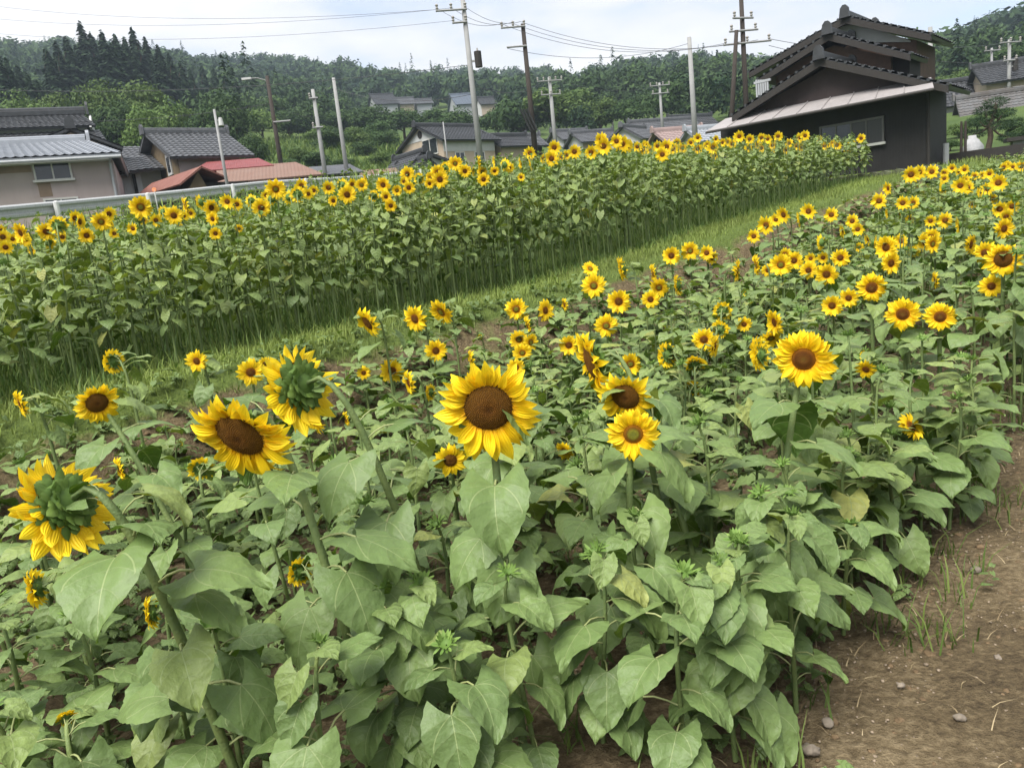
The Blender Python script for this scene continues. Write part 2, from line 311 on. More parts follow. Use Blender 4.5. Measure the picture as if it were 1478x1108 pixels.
tag(ob('field_ground', new_mesh('field_ground', np.stack([X, Y, ZZ], -1).reshape(-1, 3), FQ, [M_GROUND], rnd=gr.ravel(), smooth=True)), kind='structure')
# the wide terrain: valley floor, terraces and hills, one polar sheet
M_HILL = mat('hillside', (.085, .12, .035), .95, col2=(.035, .06, .018), scale=.12, bump=.8, bscale=.8, spec=.1)
rr_ = np.concatenate([[0.0, 3, 6, 9, 12], np.arange(14, 80, 1.5), np.arange(80, 200, 5), np.arange(200, 460, 10), np.arange(460, 930, 60)]); aa_ = np.linspace(-math.pi, math.pi, 361)
A, B = np.meshgrid(rr_, aa_, indexing='ij'); X = A*np.sin(B); Y = A*np.cos(B); ZZ = Z(X, Y)
s_ = (X-O2[0])*U2[0]+(Y-O2[1])*U2[1]; t_ = (X-O2[0])*V2[0]+(Y-O2[1])*V2[1]
ins = np.minimum.reduce([sstep(S0+.2, S0+2, s_), sstep(S1-.2, S1-2, s_), sstep(T0+.2, T0+2, t_), sstep(T1-.2, T1-2, t_)])
ZZ = ZZ-.02-.8*ins
ZZ = ZZ+fbm(X, Y, .05)*np.interp(A, [0, 60, 150, 400], [0, 0, 2.0, 4.0])
azd = np.degrees(B); terr = ((azd > -17) & (azd < -7)).astype(float)*sstep(48, 58, A)*sstep(112, 100, A)   # terraced paddies
ZZ = ZZ+terr*(np.floor(ZZ/1.6)*1.6+.8-ZZ)*.7
idx = np.arange(A.size).reshape(A.shape); FQ = np.stack([idx[:-1, :-1], idx[1:, :-1], idx[1:, 1:], idx[:-1, 1:]], -1).reshape(-1, 4)[:, ::-1]
tag(ob('hill_terrain', new_mesh('hill_terrain', np.stack([X, Y, ZZ], -1).reshape(-1, 3), FQ, [M_HILL], smooth=True)), kind='structure')

# ================================================================== SUNFLOWER TEMPLATES
def leaf_tpl(nu, nv, droop0, curl, seed, petiole=.55, pn=4):
    r = random.Random(seed); V = []; Fq = []; L = []; fm = []
    # petiole: leaves the stem, arcs out and up
    pts = [np.array([petiole*k, 0, .34*petiole*math.sin(k*math.pi*.62)]) for k in np.linspace(0, 1, 4)]
    for i, p in enumerate(pts):
        w = .020-.004*i/3
        for q in range(pn):
            a = 2*math.pi*q/pn; V.append((p[0], w*math.cos(a), p[2]+w*math.sin(a))); L.append((.5, .5, .5))
    for i in range(3):
        for q in range(pn): Fq.append((i*pn+q, i*pn+(q+1) % pn, (i+1)*pn+(q+1) % pn, (i+1)*pn+q)); fm.append(1)
    base = len(V); P = pts[-1].copy(); ang = droop0; tw = r.uniform(-.3, .3); ph = r.uniform(0, 6); side = r.uniform(-.12, .12); fold = r.uniform(.05, .55)
    vs_ = np.linspace(0, 1, nv+1); path = []
    for i, v in enumerate(vs_):
        path.append((P.copy(), ang)); P = P+np.array([math.cos(ang), 0, math.sin(ang)])*(1.0/nv); ang -= curl/nv
    for i, v in enumerate(vs_):
        p, an = path[i]; w = .47*(math.sin(math.pi*min(1, (v*.86+.14))**.78)**.85)*(1-.38*v**2.5) if v < 1 else .004
        T = np.array([math.cos(an), 0, math.sin(an)]); Nn = np.array([-math.sin(an), 0, math.cos(an)])
        for jn in range(nu+1):
            j = -1+2*jn/nu; aj = abs(j); ww = w*(1+((.028 if nv > 8 else .0)*((i % 2)*2-1) if aj > .95 and 0 < v < 1 else 0))
            off = -.30*aj**1.3*(1-v)**2.2
            n = fold*aj*w-.30*(j*w)**2*2+.045*math.sin(7*v+ph+2*j)*aj+.03*math.sin(13*v+3*j+ph)*aj*aj
            q = p+T*off+np.array([0, 1, 0])*(j*ww)+Nn*(n+tw*j*w*v*.6)
            q[1] += side*v*v
            V.append(tuple(q)); L.append((j, v, r.random()*.001+.3))
    for i in range(nv):
        for jn in range(nu):
            a = base+i*(nu+1)+jn; Fq.append((a, a+nu+1, a+nu+2, a+1)[::-1]); fm.append(0)
    V = np.array(V); Fq = np.array(Fq); return V, Fq, np.array(L), np.array(fm)
LEAF_HI = [leaf_tpl(8, 16, d, c, i*7+1, .6, 6) for i, (d, c) in enumerate([(.1, 1.0), (-.25, 1.1), (-.6, .8), (-.9, .6), (.25, 1.5), (-.4, 1.4), (-1.15, .35), (.0, .6)])]
LEAF_LO = [leaf_tpl(4, 4, d, c, i*5+2, .5, 3) for i, (d, c) in enumerate([(.1, .9), (-.3, 1.1), (-.7, .8), (-1.0, .5), (.2, 1.4), (-.5, 1.3)])]
def leaf_meshes(tpls, nm, m=None): return [new_mesh(nm, V, F_, [m or M_LEAF, M_PETI], attr=L, smooth=True, fmat=fm) for V, F_, L, fm in tpls]
ME_LEAF_HI = leaf_meshes(LEAF_HI, 'leaf_large'); ME_LEAF_LO = leaf_meshes(LEAF_LO, 'leaf_small')
ME_LEAF_HI_Y = leaf_meshes(LEAF_HI, 'young_leaf_large', M_LEAF_Y); ME_LEAF_LO_Y = leaf_meshes(LEAF_LO, 'young_leaf_small', M_LEAF_Y)

def petal_geo(n, m, length, width, lift, curl, twist, seed, rs):
    """petal from origin along +X in head frame (z = facing)"""
    r = random.Random(seed); V = []; L = []
    P = np.array([0., 0, 0]); a = lift; ph = r.uniform(0, 6); sw = r.uniform(-.15, .15)
    for i in range(n+1):
        v = i/n; w = width*(math.sin(math.pi*(v*.88+.10))**.75)*(1-v**6*.6) if i < n else width*.05
        for k in range(m+1):
            j = -1+2*k/m; ta = twist*v
            V.append((P[0], j*w*math.cos(ta)+sw*v*v*length, P[2]+j*w*math.sin(ta)+.35*w*j*j+.01*math.sin(9*v+ph))); L.append((j, v, rs))
        P = P+np.array([math.cos(a), 0, math.sin(a)])*length/n; a -= curl/n
    F_ = [(i*(m+1)+k, (i+1)*(m+1)+k, (i+1)*(m+1)+k+1, i*(m+1)+k+1) for i in range(n) for k in range(m)]
    return np.array(V), np.array(F_), np.array(L)
def cat(parts):
    V = []; F_ = []; L = []; k = 0
    for v, f, l in parts: V.append(v); F_.append(f+k); L.append(l); k += len(v)
    return np.concatenate(V), np.concatenate(F_), np.concatenate(L)
def rz_(a): c, s = math.cos(a), math.sin(a); return np.array([[c, -s, 0], [s, c, 0], [0, 0, 1.]])
def petals_ring(seed, npet, rd, n, m, rows=2, droop=.5, wid=.12, full=1.0):
    r = random.Random(seed); parts = []
    for row in range(rows):
        for i in range(npet):
            a = 2*math.pi*(i+.5*row+r.uniform(-.25, .25))/npet
            ln = (1-rd*.86)*r.uniform(.78, 1.08)*full
            v, f, l = petal_geo(n, m, ln, wid*r.uniform(.8, 1.15), .30-.28*row+r.uniform(-.18, .18), droop+r.uniform(-.5, .6), r.uniform(-.7, .7), r.random(), r.random())
            v = v+np.array([rd*.86, 0, -.05*row]); parts.append((v@rz_(a).T, f, l))
    return cat(parts)
def disc_geo(rd, dome, seeds, seed=1):
    r = random.Random(seed); V = []; F_ = []; L = []; n = 24; rings = 5
    for i in range(rings+1):
        q = i/rings; z = dome*(1-q**2.2) - (.04 if i == rings else 0) - .10*dome*math.exp(-(q*4)**2)*2
        for k in range(n): a = 2*math.pi*k/n; V.append((rd*q*math.cos(a), rd*q*math.sin(a), z)); L.append((q, 0, .4))
    for i in range(rings):
        for k in range(n): F_.append((i*n+k, (i+1)*n+k, (i+1)*n+(k+1) % n, i*n+(k+1) % n))
    for i in range(seeds):     # phyllotactic florets
        q = math.sqrt((i+.5)/seeds); a = i*2.39996; x, y = rd*q*math.cos(a), rd*q*math.sin(a); z = dome*(1-q**2.2) - .10*dome*math.exp(-(q*4)**2)*2
        s = rd*.9/math.sqrt(seeds); b = len(V); tone = .15+.85*r.random(); h = s*r.uniform(.9, 1.7)
        for kx, ky in ((-1, -1), (1, -1), (1, 1), (-1, 1)):
            V.append((x+(kx*math.cos(a)-ky*math.sin(a))*s*.8, y+(kx*math.sin(a)+ky*math.cos(a))*s*.8, z-.01)); L.append((q, 0, tone*.4))
        V.append((x, y, z+h)); L.append((q, 0, tone))
        for k in range(4): F_.append((b+k, b+(k+1) % 4, b+4, b+4))
    return np.array(V), F_, np.array(L)
def disc_mesh(nm, rd, dome, seeds, m):
    V, F_, L = disc_geo(rd, dome, seeds); F_ = [f if f[2] != f[3] else f[:3] for f in F_]
    return new_mesh(nm, V, F_, [m], attr=L, smooth=False)
def sepal_geo(rd, nb, seed, n=3, out=.28, lift=.5, rows=2):
    r = random.Random(seed); parts = []; V = []; F_ = []; k = 14
    prof = [(.06, -.30), (.16, -.26), (rd*.8, -.16), (rd*1.04, -.02), (rd*1.0, .02)]
    for i, (q, z) in enumerate(prof):
        for a in range(k): V.append((q*math.cos(2*math.pi*a/k), q*math.sin(2*math.pi*a/k), z))
    for i in range(len(prof)-1):
        for a in range(k): F_.append((i*k+a, i*k+(a+1) % k, (i+1)*k+(a+1) % k, (i+1)*k+a))
    parts.append((np.array(V), np.array(F_), np.full((len(V), 3), .25)))
    for row in range(rows):
        for i in range(nb):
            a = 2*math.pi*(i+.5*row+r.uniform(-.3, .3))/nb; t0 = r.uniform(.2, 1)
            v, f, l = petal_geo(n, 2, out*r.uniform(.75, 1.3), .115, -.1-lift*row+r.uniform(-.2, .3), -.5+r.uniform(-.5, .8), r.uniform(-.5, .5), r.random(), t0)
            v = v+np.array([rd*(.95-.18*row), 0, -.05-(.07 if rows == 2 else .055)*row]); parts.append((v@rz_(a).T, f, np.full(l.shape, t0)))
    return cat(parts)
def attr_mesh(nm, g, m, both=False):
    V, F_, L = g; return new_mesh(nm, V, F_, [m], attr=L, rnd=L[:, 2], smooth=True)
PET_MID = [attr_mesh('petals', petals_ring(20+i, 17+i % 3, .34, 3, 2, 2, .3, .165), M_PETAL) for i in range(5)]
PET_SIDE = [attr_mesh('petals', petals_ring(50+i, 16, .42, 3, 2, 2, .9, .16), M_PETAL) for i in range(2)]
PET_BUD = [attr_mesh('petals', petals_ring(70+i, 12, .40, 2, 2, 1, -1.2, .09, .5), M_PETAL) for i in range(2)]
DISC_MID = disc_mesh('disc', .34, .09, 90, M_DISC_MID); DISC_NEW = disc_mesh('disc', .34, .09, 90, M_DISC_NEW); DISC_OLD = disc_mesh('disc', .44, .12, 160, M_DISC_OLD)
DISC_HERO_OLD = disc_mesh('disc', .55, .15, 620, M_DISC_OLD); DISC_HERO_MID = disc_mesh('disc', .43, .11, 380, M_DISC_MID); DISC_HERO_NEW = disc_mesh('disc', .42, .10, 340, M_DISC_NEW)
SEP_MID = attr_mesh('sepals', sepal_geo(.40, 12, 3), M_SEPAL); SEP_HERO = attr_mesh('sepals', sepal_geo(.50, 17, 5, 4, .25, .2, 4), M_SEPAL); SEP_BUD = attr_mesh('sepals', sepal_geo(.5, 13, 9, 3, .62, -.9), M_SEPAL)
PETAL_HERO = []
for i in range(12):
    r_ = random.Random(400+i)
    PETAL_HERO.append(attr_mesh('petal', petal_geo(7, 3, .62*r_.uniform(.85, 1.12), .15*r_.uniform(.8, 1.15), r_.uniform(.05, .35), r_.uniform(.1, 1.3), r_.uniform(-.9, .9), i, .5), M_PETAL))

# ================================================================== SUNFLOWER LIST (photo pixels of each head: x, y, diameter, yaw, tilt)
# yaw: 0 = faces the viewer, +90 = faces the viewer's right, -90 left, 180 away; tilt > 0 looks down
NEAR = """163 522 36 -140 5;284 521 30 -30 5;30 583 38 -80 10;362 537 37 0 5;383 525 20 0 5;173 677 34 -82 5;290 676 36 170 -20;432 825 40 -150 0;52 848 54 -112 5;218 885 46 -108 5;97 1035 30 170 -30
452 608 38 -55 25;500 605 22 -80 5;525 538 19 0 5;566 535 33 0 5;590 552 34 -72 5;621 566 24 -120 0;629 506 30 10 5;531 466 44 -62 25;599 460 38 -42 10;637 450 38 -48 25;745 446 31 0 5;787 448 30 48 0;762 470 28 -82 5;749 490 26 0 5;766 494 25 35 5;754 509 26 0 5;745 530 24 0 5;680 520 28 -84 0;650 664 45 0 12
857 412 33 -8 5;852 388 22 30 -30;893 435 33 0 5;875 470 32 0 5;821 498 28 0 5;898 388 33 -100 10;943 395 27 -82 5;951 415 27 10 15;939 432 25 0 5;978 412 30 -105 5;969 369 25 0 5;996 362 25 0 5;1020 365 21 0 5;1028 372 19 30 10;1064 391 32 82 5;1092 383 30 -80 5;1074 468 21 0 5;1043 449 27 170 -10;1016 490 32 0 5;1031 500 32 75 10;1040 475 26 150 -10;962 513 37 -135 10;1003 525 32 175 -45;815 440 18 -70 5;1000 560 25 160 -20;1097 513 42 -118 5;910 525 32 0 10
1088 341 19 0 5;1106 325 26 -35 10;1120 317 18 -10 5;1131 310 24 -45 10;1167 305 23 -25 5;1155 317 22 -100 5;1200 310 20 0 5;1230 319 19 10 5;1238 331 18 0 5;1217 333 21 -76 5;1186 350 22 -125 5;1253 346 18 -70 10;1262 350 20 80 5;1240 357 14 0 5;1213 372 25 0 5;1188 372 17 0 5;1167 390 24 0 5;1193 396 30 0 10;1170 373 16 0 5;1127 382 31 -5 5;1133 367 19 10 5;1146 376 25 0 5;1108 390 18 15 5;1269 290 22 -10 5;1282 272 18 -55 5
1315 252 24 0 10;1327 249 20 25 10;1345 248 19 5 5;1363 250 13 0 5;1363 258 13 0 5;1374 243 13 0 5;1392 245 14 0 5;1385 249 13 -55 5;1407 254 12 0 5;1419 253 12 0 5;1428 251 14 0 5;1441 264 24 0 5;1449 241 12 0 5;1453 238 12 10 5;1462 241 12 0 5;1475 240 17 0 5;1386 268 22 0 10;1397 271 18 20 5;1393 260 14 0 10;1362 271 20 -120 5;1416 277 16 -60 5;1425 273 18 -20 5;1434 287 13 0 5;1403 295 12 0 15;1303 293 20 -5 5;1318 293 19 25 5;1313 316 13 0 5;1281 308 14 -80 5;1300 311 13 -80 5;1343 319 17 0 5;1364 318 22 10 5;1384 325 22 -84 5;1443 302 22 0 10;1461 298 20 0 10;1452 313 21 30 5;1449 330 30 45 5;1401 353 28 68 5;1422 365 32 -25 5;1344 343 25 0 5;1335 350 26 -50 5;1346 352 26 45 5;1301 348 20 -20 5;1291 348 14 0 5;1279 357 32 -28 5;1286 380 30 38 5;1317 363 19 170 -20;1350 405 24 -80 5;1431 413 31 0 5
1201 441 29 -5 5;1225 430 26 -15 5;1118 465 36 -60 10;1096 505 38 -130 5;1113 488 30 20 40;1315 615 40 62 -35;815 650 28 -40 20;1250 533 28 -20 25"""
BUDS = "693 486 15;1052 359 11;965 410 15;1076 424 15;1037 432 12;1102 416 12;1132 416 12;1368 360 16;1246 512 28;1283 650 18;310 800 24;325 795 20;610 640 16;1215 350 14;1010 410 12;1330 300 10;700 575 14;1165 352 12;875 520 16;1420 430 14;520 700 16;940 590 16;260 640 16;1450 470 16;1385 600 16"
FAR = """203 299 31 0 10;207 318 15 10 10;146 320 26 0 10;157 309 21 20 10;115 320 24 55 10;108 315 21 30 10;84 326 27 172 5;67 334 25 0 10;90 342 17 10 10;30 336 28 -60 10;37 345 22 -20 15;4 342 21 10 10;18 345 17 -10 10;70 350 19 150 5;125 340 21 0 10;165 337 15 0 10;192 330 17 -30 10;45 361 13 0 0;2 333 17 20 5;8 357 20 0 10;225 318 18 10 10;160 325 14 60 5
251 311 25 -12 10;265 312 15 10 10;236 306 17 170 0;268 298 24 -82 5;275 308 15 0 10;290 292 21 -130 5;305 300 23 30 10;307 316 19 -40 10;328 291 21 -20 10;342 295 18 5 10;363 290 19 165 0;377 300 25 0 10;398 273 27 0 10;384 282 15 10 10;392 287 19 165 0;417 285 19 -165 0;430 281 23 172 0;435 268 19 0 10;311 337 17 0 5;262 328 11 0 5;345 330 12 30 0
453 275 15 0 10;445 280 16 20 10;474 271 20 0 10;481 290 15 0 10;494 267 18 165 0;501 281 25 0 10;508 266 16 20 10;522 267 18 0 10;528 258 16 -80 5;540 283 17 150 0;553 267 21 -20 10;557 284 16 0 10;564 297 17 0 10;588 251 20 -10 10;573 275 15 0 10;590 271 18 0 10;583 262 13 0 10;605 258 16 165 0;621 257 16 -40 10;620 265 14 0 10;635 259 24 0 10;632 249 22 0 10
643 243 18 150 0;657 236 20 -10 10;671 247 18 10 10;682 248 14 75 5;692 235 19 -95 0;698 259 18 0 10;696 248 14 0 10;714 233 15 -80 0;714 247 13 0 10;728 238 18 145 0;735 242 15 10 10;752 236 17 -80 0;765 221 18 -10 10;768 237 19 -105 0;800 213 20 0 10;785 229 14 10 10;796 229 22 0 10;811 227 14 0 10;818 224 14 10 10;829 219 20 0 10;752 256 12 0 0
853 220 19 0 10;871 211 24 0 10;868 202 20 0 10;890 204 19 -10 10;898 208 24 0 10;907 211 19 60 5;920 212 15 0 10;928 216 16 0 10;931 210 14 0 10;939 217 13 0 10;956 223 20 0 10;949 211 15 0 10;962 212 20 0 10;971 215 18 0 10;977 206 13 0 10;985 214 15 0 10;970 226 11 0 5;997 206 13 0 10;1007 199 13 0 10;1007 215 16 0 10;1021 210 14 0 10;1029 213 18 0 10;1031 225 12 0 10
1033 201 11 30 5;1043 206 12 0 10;1051 205 12 0 10;1057 208 14 0 10;1067 197 16 0 10;1082 201 14 0 10;1080 214 13 0 10;1094 210 14 0 10;1099 214 14 0 10;1099 199 13 0 10;1108 201 13 0 10;1115 210 13 0 10;1123 197 14 0 10;1119 217 10 0 10;1139 207 13 0 10;1134 217 12 0 10;1150 211 12 0 10;1157 213 12 0 10;1155 199 14 0 10;1162 196 14 10 10;1182 202 11 0 10;1190 211 12 0 10;1202 208 12 0 10;1208 210 14 0 10;1223 216 10 0 10;1229 207 11 0 10;1243 200 13 0 10;1050 220 10 0 10"""
def parse(s): return [tuple(float(q) for q in e.split()) for e in s.replace('\n', ';').split(';') if e.strip()]
def hcan(s): return float(np.interp(s, [-4, 0, 2, 4, 6.5, 11, 20], [1.02, 1.08, 1.22, 1.33, 1.55, 1.42, 1.05]))
def solve(px, py, dia, bed):
    """distance of a head: the bed it grows in, a usual plant height and a usual head size"""
    best = None; q = ray(px, py); hl = math.hypot(q[0], q[1])
    for d in np.arange(1.7, 26, .06):
        p = CAM+q*d/hl; s, t = st(p); h = p[2]-G(p); size = dia*((p-CAM)@c_f)/FPX
        if bed == 'near':
            if not (1.6 < t < 5.35 and -6 < s < 18.8): continue
            h0, s0, sg = .95, .19, .28
        else:
            if not (-4.8 < t < -.25 and -4 < s < 19.6): continue
            h0, s0, sg = hcan(s)+.14-.03*t, .185, .12
        if h < .3: continue
        c = ((h-h0)/sg)**2+(math.log(size/s0)/.28)**2+(0 if bed == 'near' else .15*(-t))
        if best is None or c < best[0]: best = (c, p, h, size)
    return best
PLANTS = []
def add_plant(bed, px, py, dia, yaw, tilt, kind, **kw):
    b = solve(px, py, dia, bed)
    if b is None: return
    c, p, h, size = b; d = float(np.hypot(*p[:2]))
    PLANTS.append(dict(bed=bed, H=p, R=size/2*(1.16 if kind == 'flower' else 1), yaw=yaw, tilt=tilt, kind=kind, px=px, py=py, d=d, dia=dia, **kw))
for e in parse(NEAR): add_plant('near', *e, 'flower')
for x, y, dd in parse(BUDS): add_plant('near', x, y, dd*.9, random.uniform(-60, 60), -20, 'bud')
for e in parse(FAR): add_plant('far', *e, 'flower')
# the named foreground flowers: x y dia yaw tilt dist, pixel the stem heads for, disc, label
HERO = [
 (705, 588, 138, -4, 12, 2.20, (758, 1100), 'old', 'largest sunflower facing the viewer, broad brown disc, centre of the foreground', 26),
 (347, 628, 144, -40, 27, 2.15, (545, 1085), 'old', 'big drooping sunflower with a two-tone brown disc, left foreground, facing lower left', 24),
 (92, 726, 146, -138, 22, 2.05, (352, 1170), 'old', 'big nodding sunflower seen from its green back at the left edge', 22),
 (432, 556, 124, -136, 10, 2.55, (575, 820), 'old', 'sunflower seen from behind above the two-tone one, green bracts and arched neck', 20),
 (1160, 518, 84, -6, 6, 2.95, (1112, 905), 'mid', 'large open sunflower on a tall straight stem, right of centre', 30),
 (914, 626, 74, 0, 4, 2.55, (918, 1060), 'new', 'bright sunflower with a green-centred disc on a straight stem below a drooping one', 32),
 (903, 572, 80, -18, 20, 2.95, (1000, 830), 'old', 'half-closed drooping sunflower directly above the green-centred one', 20),
 (853, 522, 96, -76, 10, 3.1, (930, 720), 'old', 'sunflower turned sideways to the left beside the half-closed one', 22),
 (140, 581, 58, 8, 16, 3.6, (215, 720), 'old', 'brown-disced sunflower facing the viewer at the far left below the grass strip', 26),
 (1448, 374, 46, 0, 6, 6.0, None, 'old', 'large sunflower facing the viewer high at the right edge', 28),
 (1303, 453, 46, -6, 5, 4.9, None, 'mid', 'left one of the two level sunflowers at the right, facing the viewer', 28),
 (1357, 457, 42, 2, 5, 4.9, None, 'mid', 'right one of the two level sunflowers at the right, facing the viewer', 28),
 (1258, 415, 41, 0, 5, 5.6, None, 'mid', 'sunflower above and left of the level pair at the right', 28),
]
for x, y, dia, yaw, tilt, d, stem, disc, lab, npet in HERO:
    p = hit_d(x, y, d); size = dia*((p-CAM)@c_f)/FPX
    PLANTS.append(dict(bed='near', H=p, R=size/2, yaw=yaw, tilt=tilt, kind='hero', px=x, py=y, d=d, dia=dia, stem=stem, disc=disc, label=lab, npet=npet))
# plants of the beds that carry no open flower
def far_from(p, arr, r): return all((p[0]-q[0])**2+(p[1]-q[1])**2 > r*r for q in arr)
def base_of(pl):
    if 'B' in pl: return pl['B']
    H = pl['H']; c = CAM-H; c[2] = 0; c /= np.linalg.norm(c); ri = np.array([-c[1], c[0], 0]); y = rad(pl['yaw']); n = c*math.cos(y)+ri*math.sin(y)
    b = H-n*(.12 if pl['kind'] != 'bud' else .04); return np.array([b[0], b[1], G(b)])
bases = [base_of(p) for p in PLANTS]
near_b = [b for b, p in zip(bases, PLANTS) if p['bed'] == 'near']
rows = []
for t in np.arange(1.35, 5.4, .33):
    for s in np.arange(-4.5, 18.6, .29):
        s1, t1 = s+random.uniform(-.12, .12), t+random.uniform(-.09, .09); p = xy(s1, t1); d = math.hypot(*p)
        if d < 1.75 or p[1] < .5: continue
        px, py, z = proj((p[0], p[1], zn(s1)+.7))
        if z < .6 or px < -160 or px > 1640: continue
        if t1 < 2.6 and random.random() < .3: continue
        if px < 460 and py < 820 and random.random() < .04: continue          # thin stand at the left
        if not far_from(p, near_b, .17): continue

        h = random.uniform(.55, .95)*(1.0 if t1 > 3 else (.85 if t1 > 2 else .55))
        if d < 2.6: h = min(h, .66)
        if t1 > 4.2 and s1 > 2.0: h = random.uniform(.85, 1.12)
        if t1 > 4.2 and s1 > 3.2: h = random.uniform(1.0, 1.3)
        rows.append((p, h, d))
for s in np.arange(.1, 2.3, .17):
    p = xy(s+random.uniform(-.06, .06), 5.3+random.uniform(-.1, .12))
    if math.hypot(*p) > 1.95: rows.append((p, random.uniform(.45, .72), math.hypot(*p)))
for s in np.arange(2.2, 7.5, .17):
    p = xy(s+random.uniform(-.05, .05), 5.42+random.uniform(-.07, .07)); rows.append((p, random.uniform(.95, 1.25) if s > 2.9 else random.uniform(.6, .85), math.hypot(*p)))
for p, h, d in rows:
    z = G(p); PLANTS.append(dict(bed='near', H=np.array([p[0]+random.uniform(-.04, .04), p[1]+random.uniform(-.04, .04), z+h]), B=np.array([p[0], p[1], z]), R=random.uniform(.03, .05), yaw=random.uniform(-180, 180), tilt=-65, kind='leafy', px=0, py=0, d=d, dia=0))
for k, t in enumerate(np.arange(-.08, -4.9, -.36)):
    for s in np.arange(-4.5, 19.5, .24 if k < 2 else .34):
        s1, t1 = s+random.uniform(-.10, .10), t+random.uniform(-.10, .06); p = xy(s1, t1); z = G(p); h = (hcan(s1)+.02*k)*random.uniform(.86, 1.04)
        if k == 0: h *= random.uniform(.85, 1.0)
        PLANTS.append(dict(bed='far', H=np.array([p[0]+random.uniform(-.06, .06), p[1]+random.uniform(-.06, .06), z+h]), B=np.array([p[0], p[1], z]), R=random.uniform(.025, .045), yaw=random.uniform(-180, 180), tilt=-50, kind='leafy', px=0, py=0, d=math.hypot(*p), dia=0, row=k))

# ---- geometry of one plant
def frame(n):
    z = n/np.linalg.norm(n); y = np.array([0, 0, 1.])-z*z[2]
    y = y/np.linalg.norm(y) if np.linalg.norm(y) > 1e-4 else np.array([0, 1., 0]); x = np.cross(y, z); return np.stack([x, y, z], 1)
def blocks(p, az, up, sz, pl):
    """would this leaf hide a flower head that the photo shows uncovered?"""
    dr = np.array([math.cos(az), math.sin(az), 0])
    for f in (.75, 1.25):
        c = p+dr*sz*f+np.array([0, 0, sz*(.15+up-.25*(f-.5))]); x, y, z = proj(c)
        if z < .3: continue
        rr = sz*.42*FPX/z
        if np.any((HEADS[:, 3] > z+.02) & (np.hypot(HEADS[:, 0]-x, HEADS[:, 1]-y) < rr+HEADS[:, 2]*.36)): return True
    return False
def plant_geo(pl, rnd):
    H = pl['H']; c = CAM-H; c[2] = 0; c /= np.linalg.norm(c); ri = np.array([-c[1], c[0], 0]); y = rad(pl['yaw']); tl = rad(pl['tilt'])
    n = (c*math.cos(y)+ri*math.sin(y))*math.cos(tl)-np.array([0, 0, 1.])*math.sin(tl); R = pl['R']
    Rm = frame(n)@rz_(rnd.uniform(-.2, .2)); neck = H-n*.28*R
    if pl.get('stem'):
        q = ray(*pl['stem']); q2 = q[:2]/math.hypot(q[0], q[1]); dd = pl['d']*.97; b = q2*dd; B = np.array([b[0], b[1], G(b)])
        # the pixel gives where the stem passes; run on to the ground along the same lean
        P_ = CAM+q*dd/math.hypot(q[0], q[1])
        if P_[2] > B[2]+.05:
            nb = neck+(P_-neck)*((neck[2]-B[2])/(neck[2]-P_[2])); B = np.array([nb[0], nb[1], G(nb)])
    else: B = base_of(pl)
    h = neck[2]-B[2]
    if pl['kind'] in ('leafy', 'bud'): P1 = B+np.array([0, 0, h*.4]); P2 = neck-n*min(.12, h*.2)
    else: P1 = B+(neck-B)*.35+np.array([0, 0, h*.22]); P2 = neck-n*max(.10, R*1.3)+np.array([0, 0, .05+.35*R])
    ts = np.linspace(0, 1, 11 if pl['kind'] == 'hero' else 8)[:, None]
    C_ = (1-ts)**3*B+3*(1-ts)**2*ts*P1+3*(1-ts)*ts*ts*P2+ts**3*neck
    r0_ = {'hero': .0130, 'flower': .0095, 'bud': .008, 'leafy': .008}[pl['kind']]
    if pl['d'] > 5: r0_ = max(r0_, .0085)
    rs = np.interp(ts[:, 0], [0, .6, .93, 1], [r0_*1.1, r0_*.9, r0_*.6, max(r0_*.65, R*.06)])
    # leaves: alternate up the stem
    lv = []; near = pl['bed'] == 'near'
    nl = {'hero': 12, 'flower': 13 if near else 14, 'bud': 12, 'leafy': 13 if near else 20}[pl['kind']]
    if not near and pl['kind'] == 'flower' and st(H)[1] < -1.2: nl = 8
    lo = .14 if near else (.30 if pl.get('row', 9) < 2 else .12)
    L0 = .142 if near else .108
    if near and pl['d'] > 4: L0 = .132
    if near and proj(H)[0] < 520 and pl['kind'] != 'hero' and pl['d'] > 2.6: L0 = .118
    a0 = rnd.uniform(0, 6.3)
    for i in range(nl):
        k = lo+((.80 if pl['kind'] == 'hero' else .93)-lo)*(i+rnd.uniform(-.25, .25))/(nl-1); k = min(max(k, .08), .95)
        sz = L0*np.interp(k, [0, .25, .6, .85, 1], [.75, 1.0, 1.08, .72, .42])*rnd.uniform(.8, 1.2)
        if pl['kind'] == 'hero': sz *= 1.12*np.interp(k, [0, .6, .9], [1.1, 1.1, .75])
        az = a0+i*2.39996+rnd.uniform(-.3, .3)
        vi = rnd.randrange(8)
        if near and pl['d'] < 2.7 and rnd.random() < .32: az = math.atan2(-H[1], -H[0])+rnd.uniform(-1.2, 1.2); vi = (2, 3, 5, 1)[rnd.randrange(4)]
        elif near and rnd.random() < .7: vi = (0, 1, 4, 7, 7, 0)[rnd.randrange(6)]
        p = (1-k)**3*B+3*(1-k)**2*k*P1+3*(1-k)*k*k*P2+k**3*neck
        up = np.interp(k, [0, .6, 1], [-.15, .05, .35])+rnd.uniform(-.2, .2)
        if blocks(p, az, up, sz, pl):
            for tr_ in range(7):
                az += .9
                if tr_ > 3: sz *= .8
                if not blocks(p, az, up, sz, pl): break
            else: continue
        lv.append((p, az, up, sz, vi+(100 if k > ((.9 if pl['d'] < 2.9 else .62) if near else .32)+rnd.uniform(-.12, .12) else 0), rnd.uniform(-.25, .25)))
    return Rm, C_, rs, lv, B, n
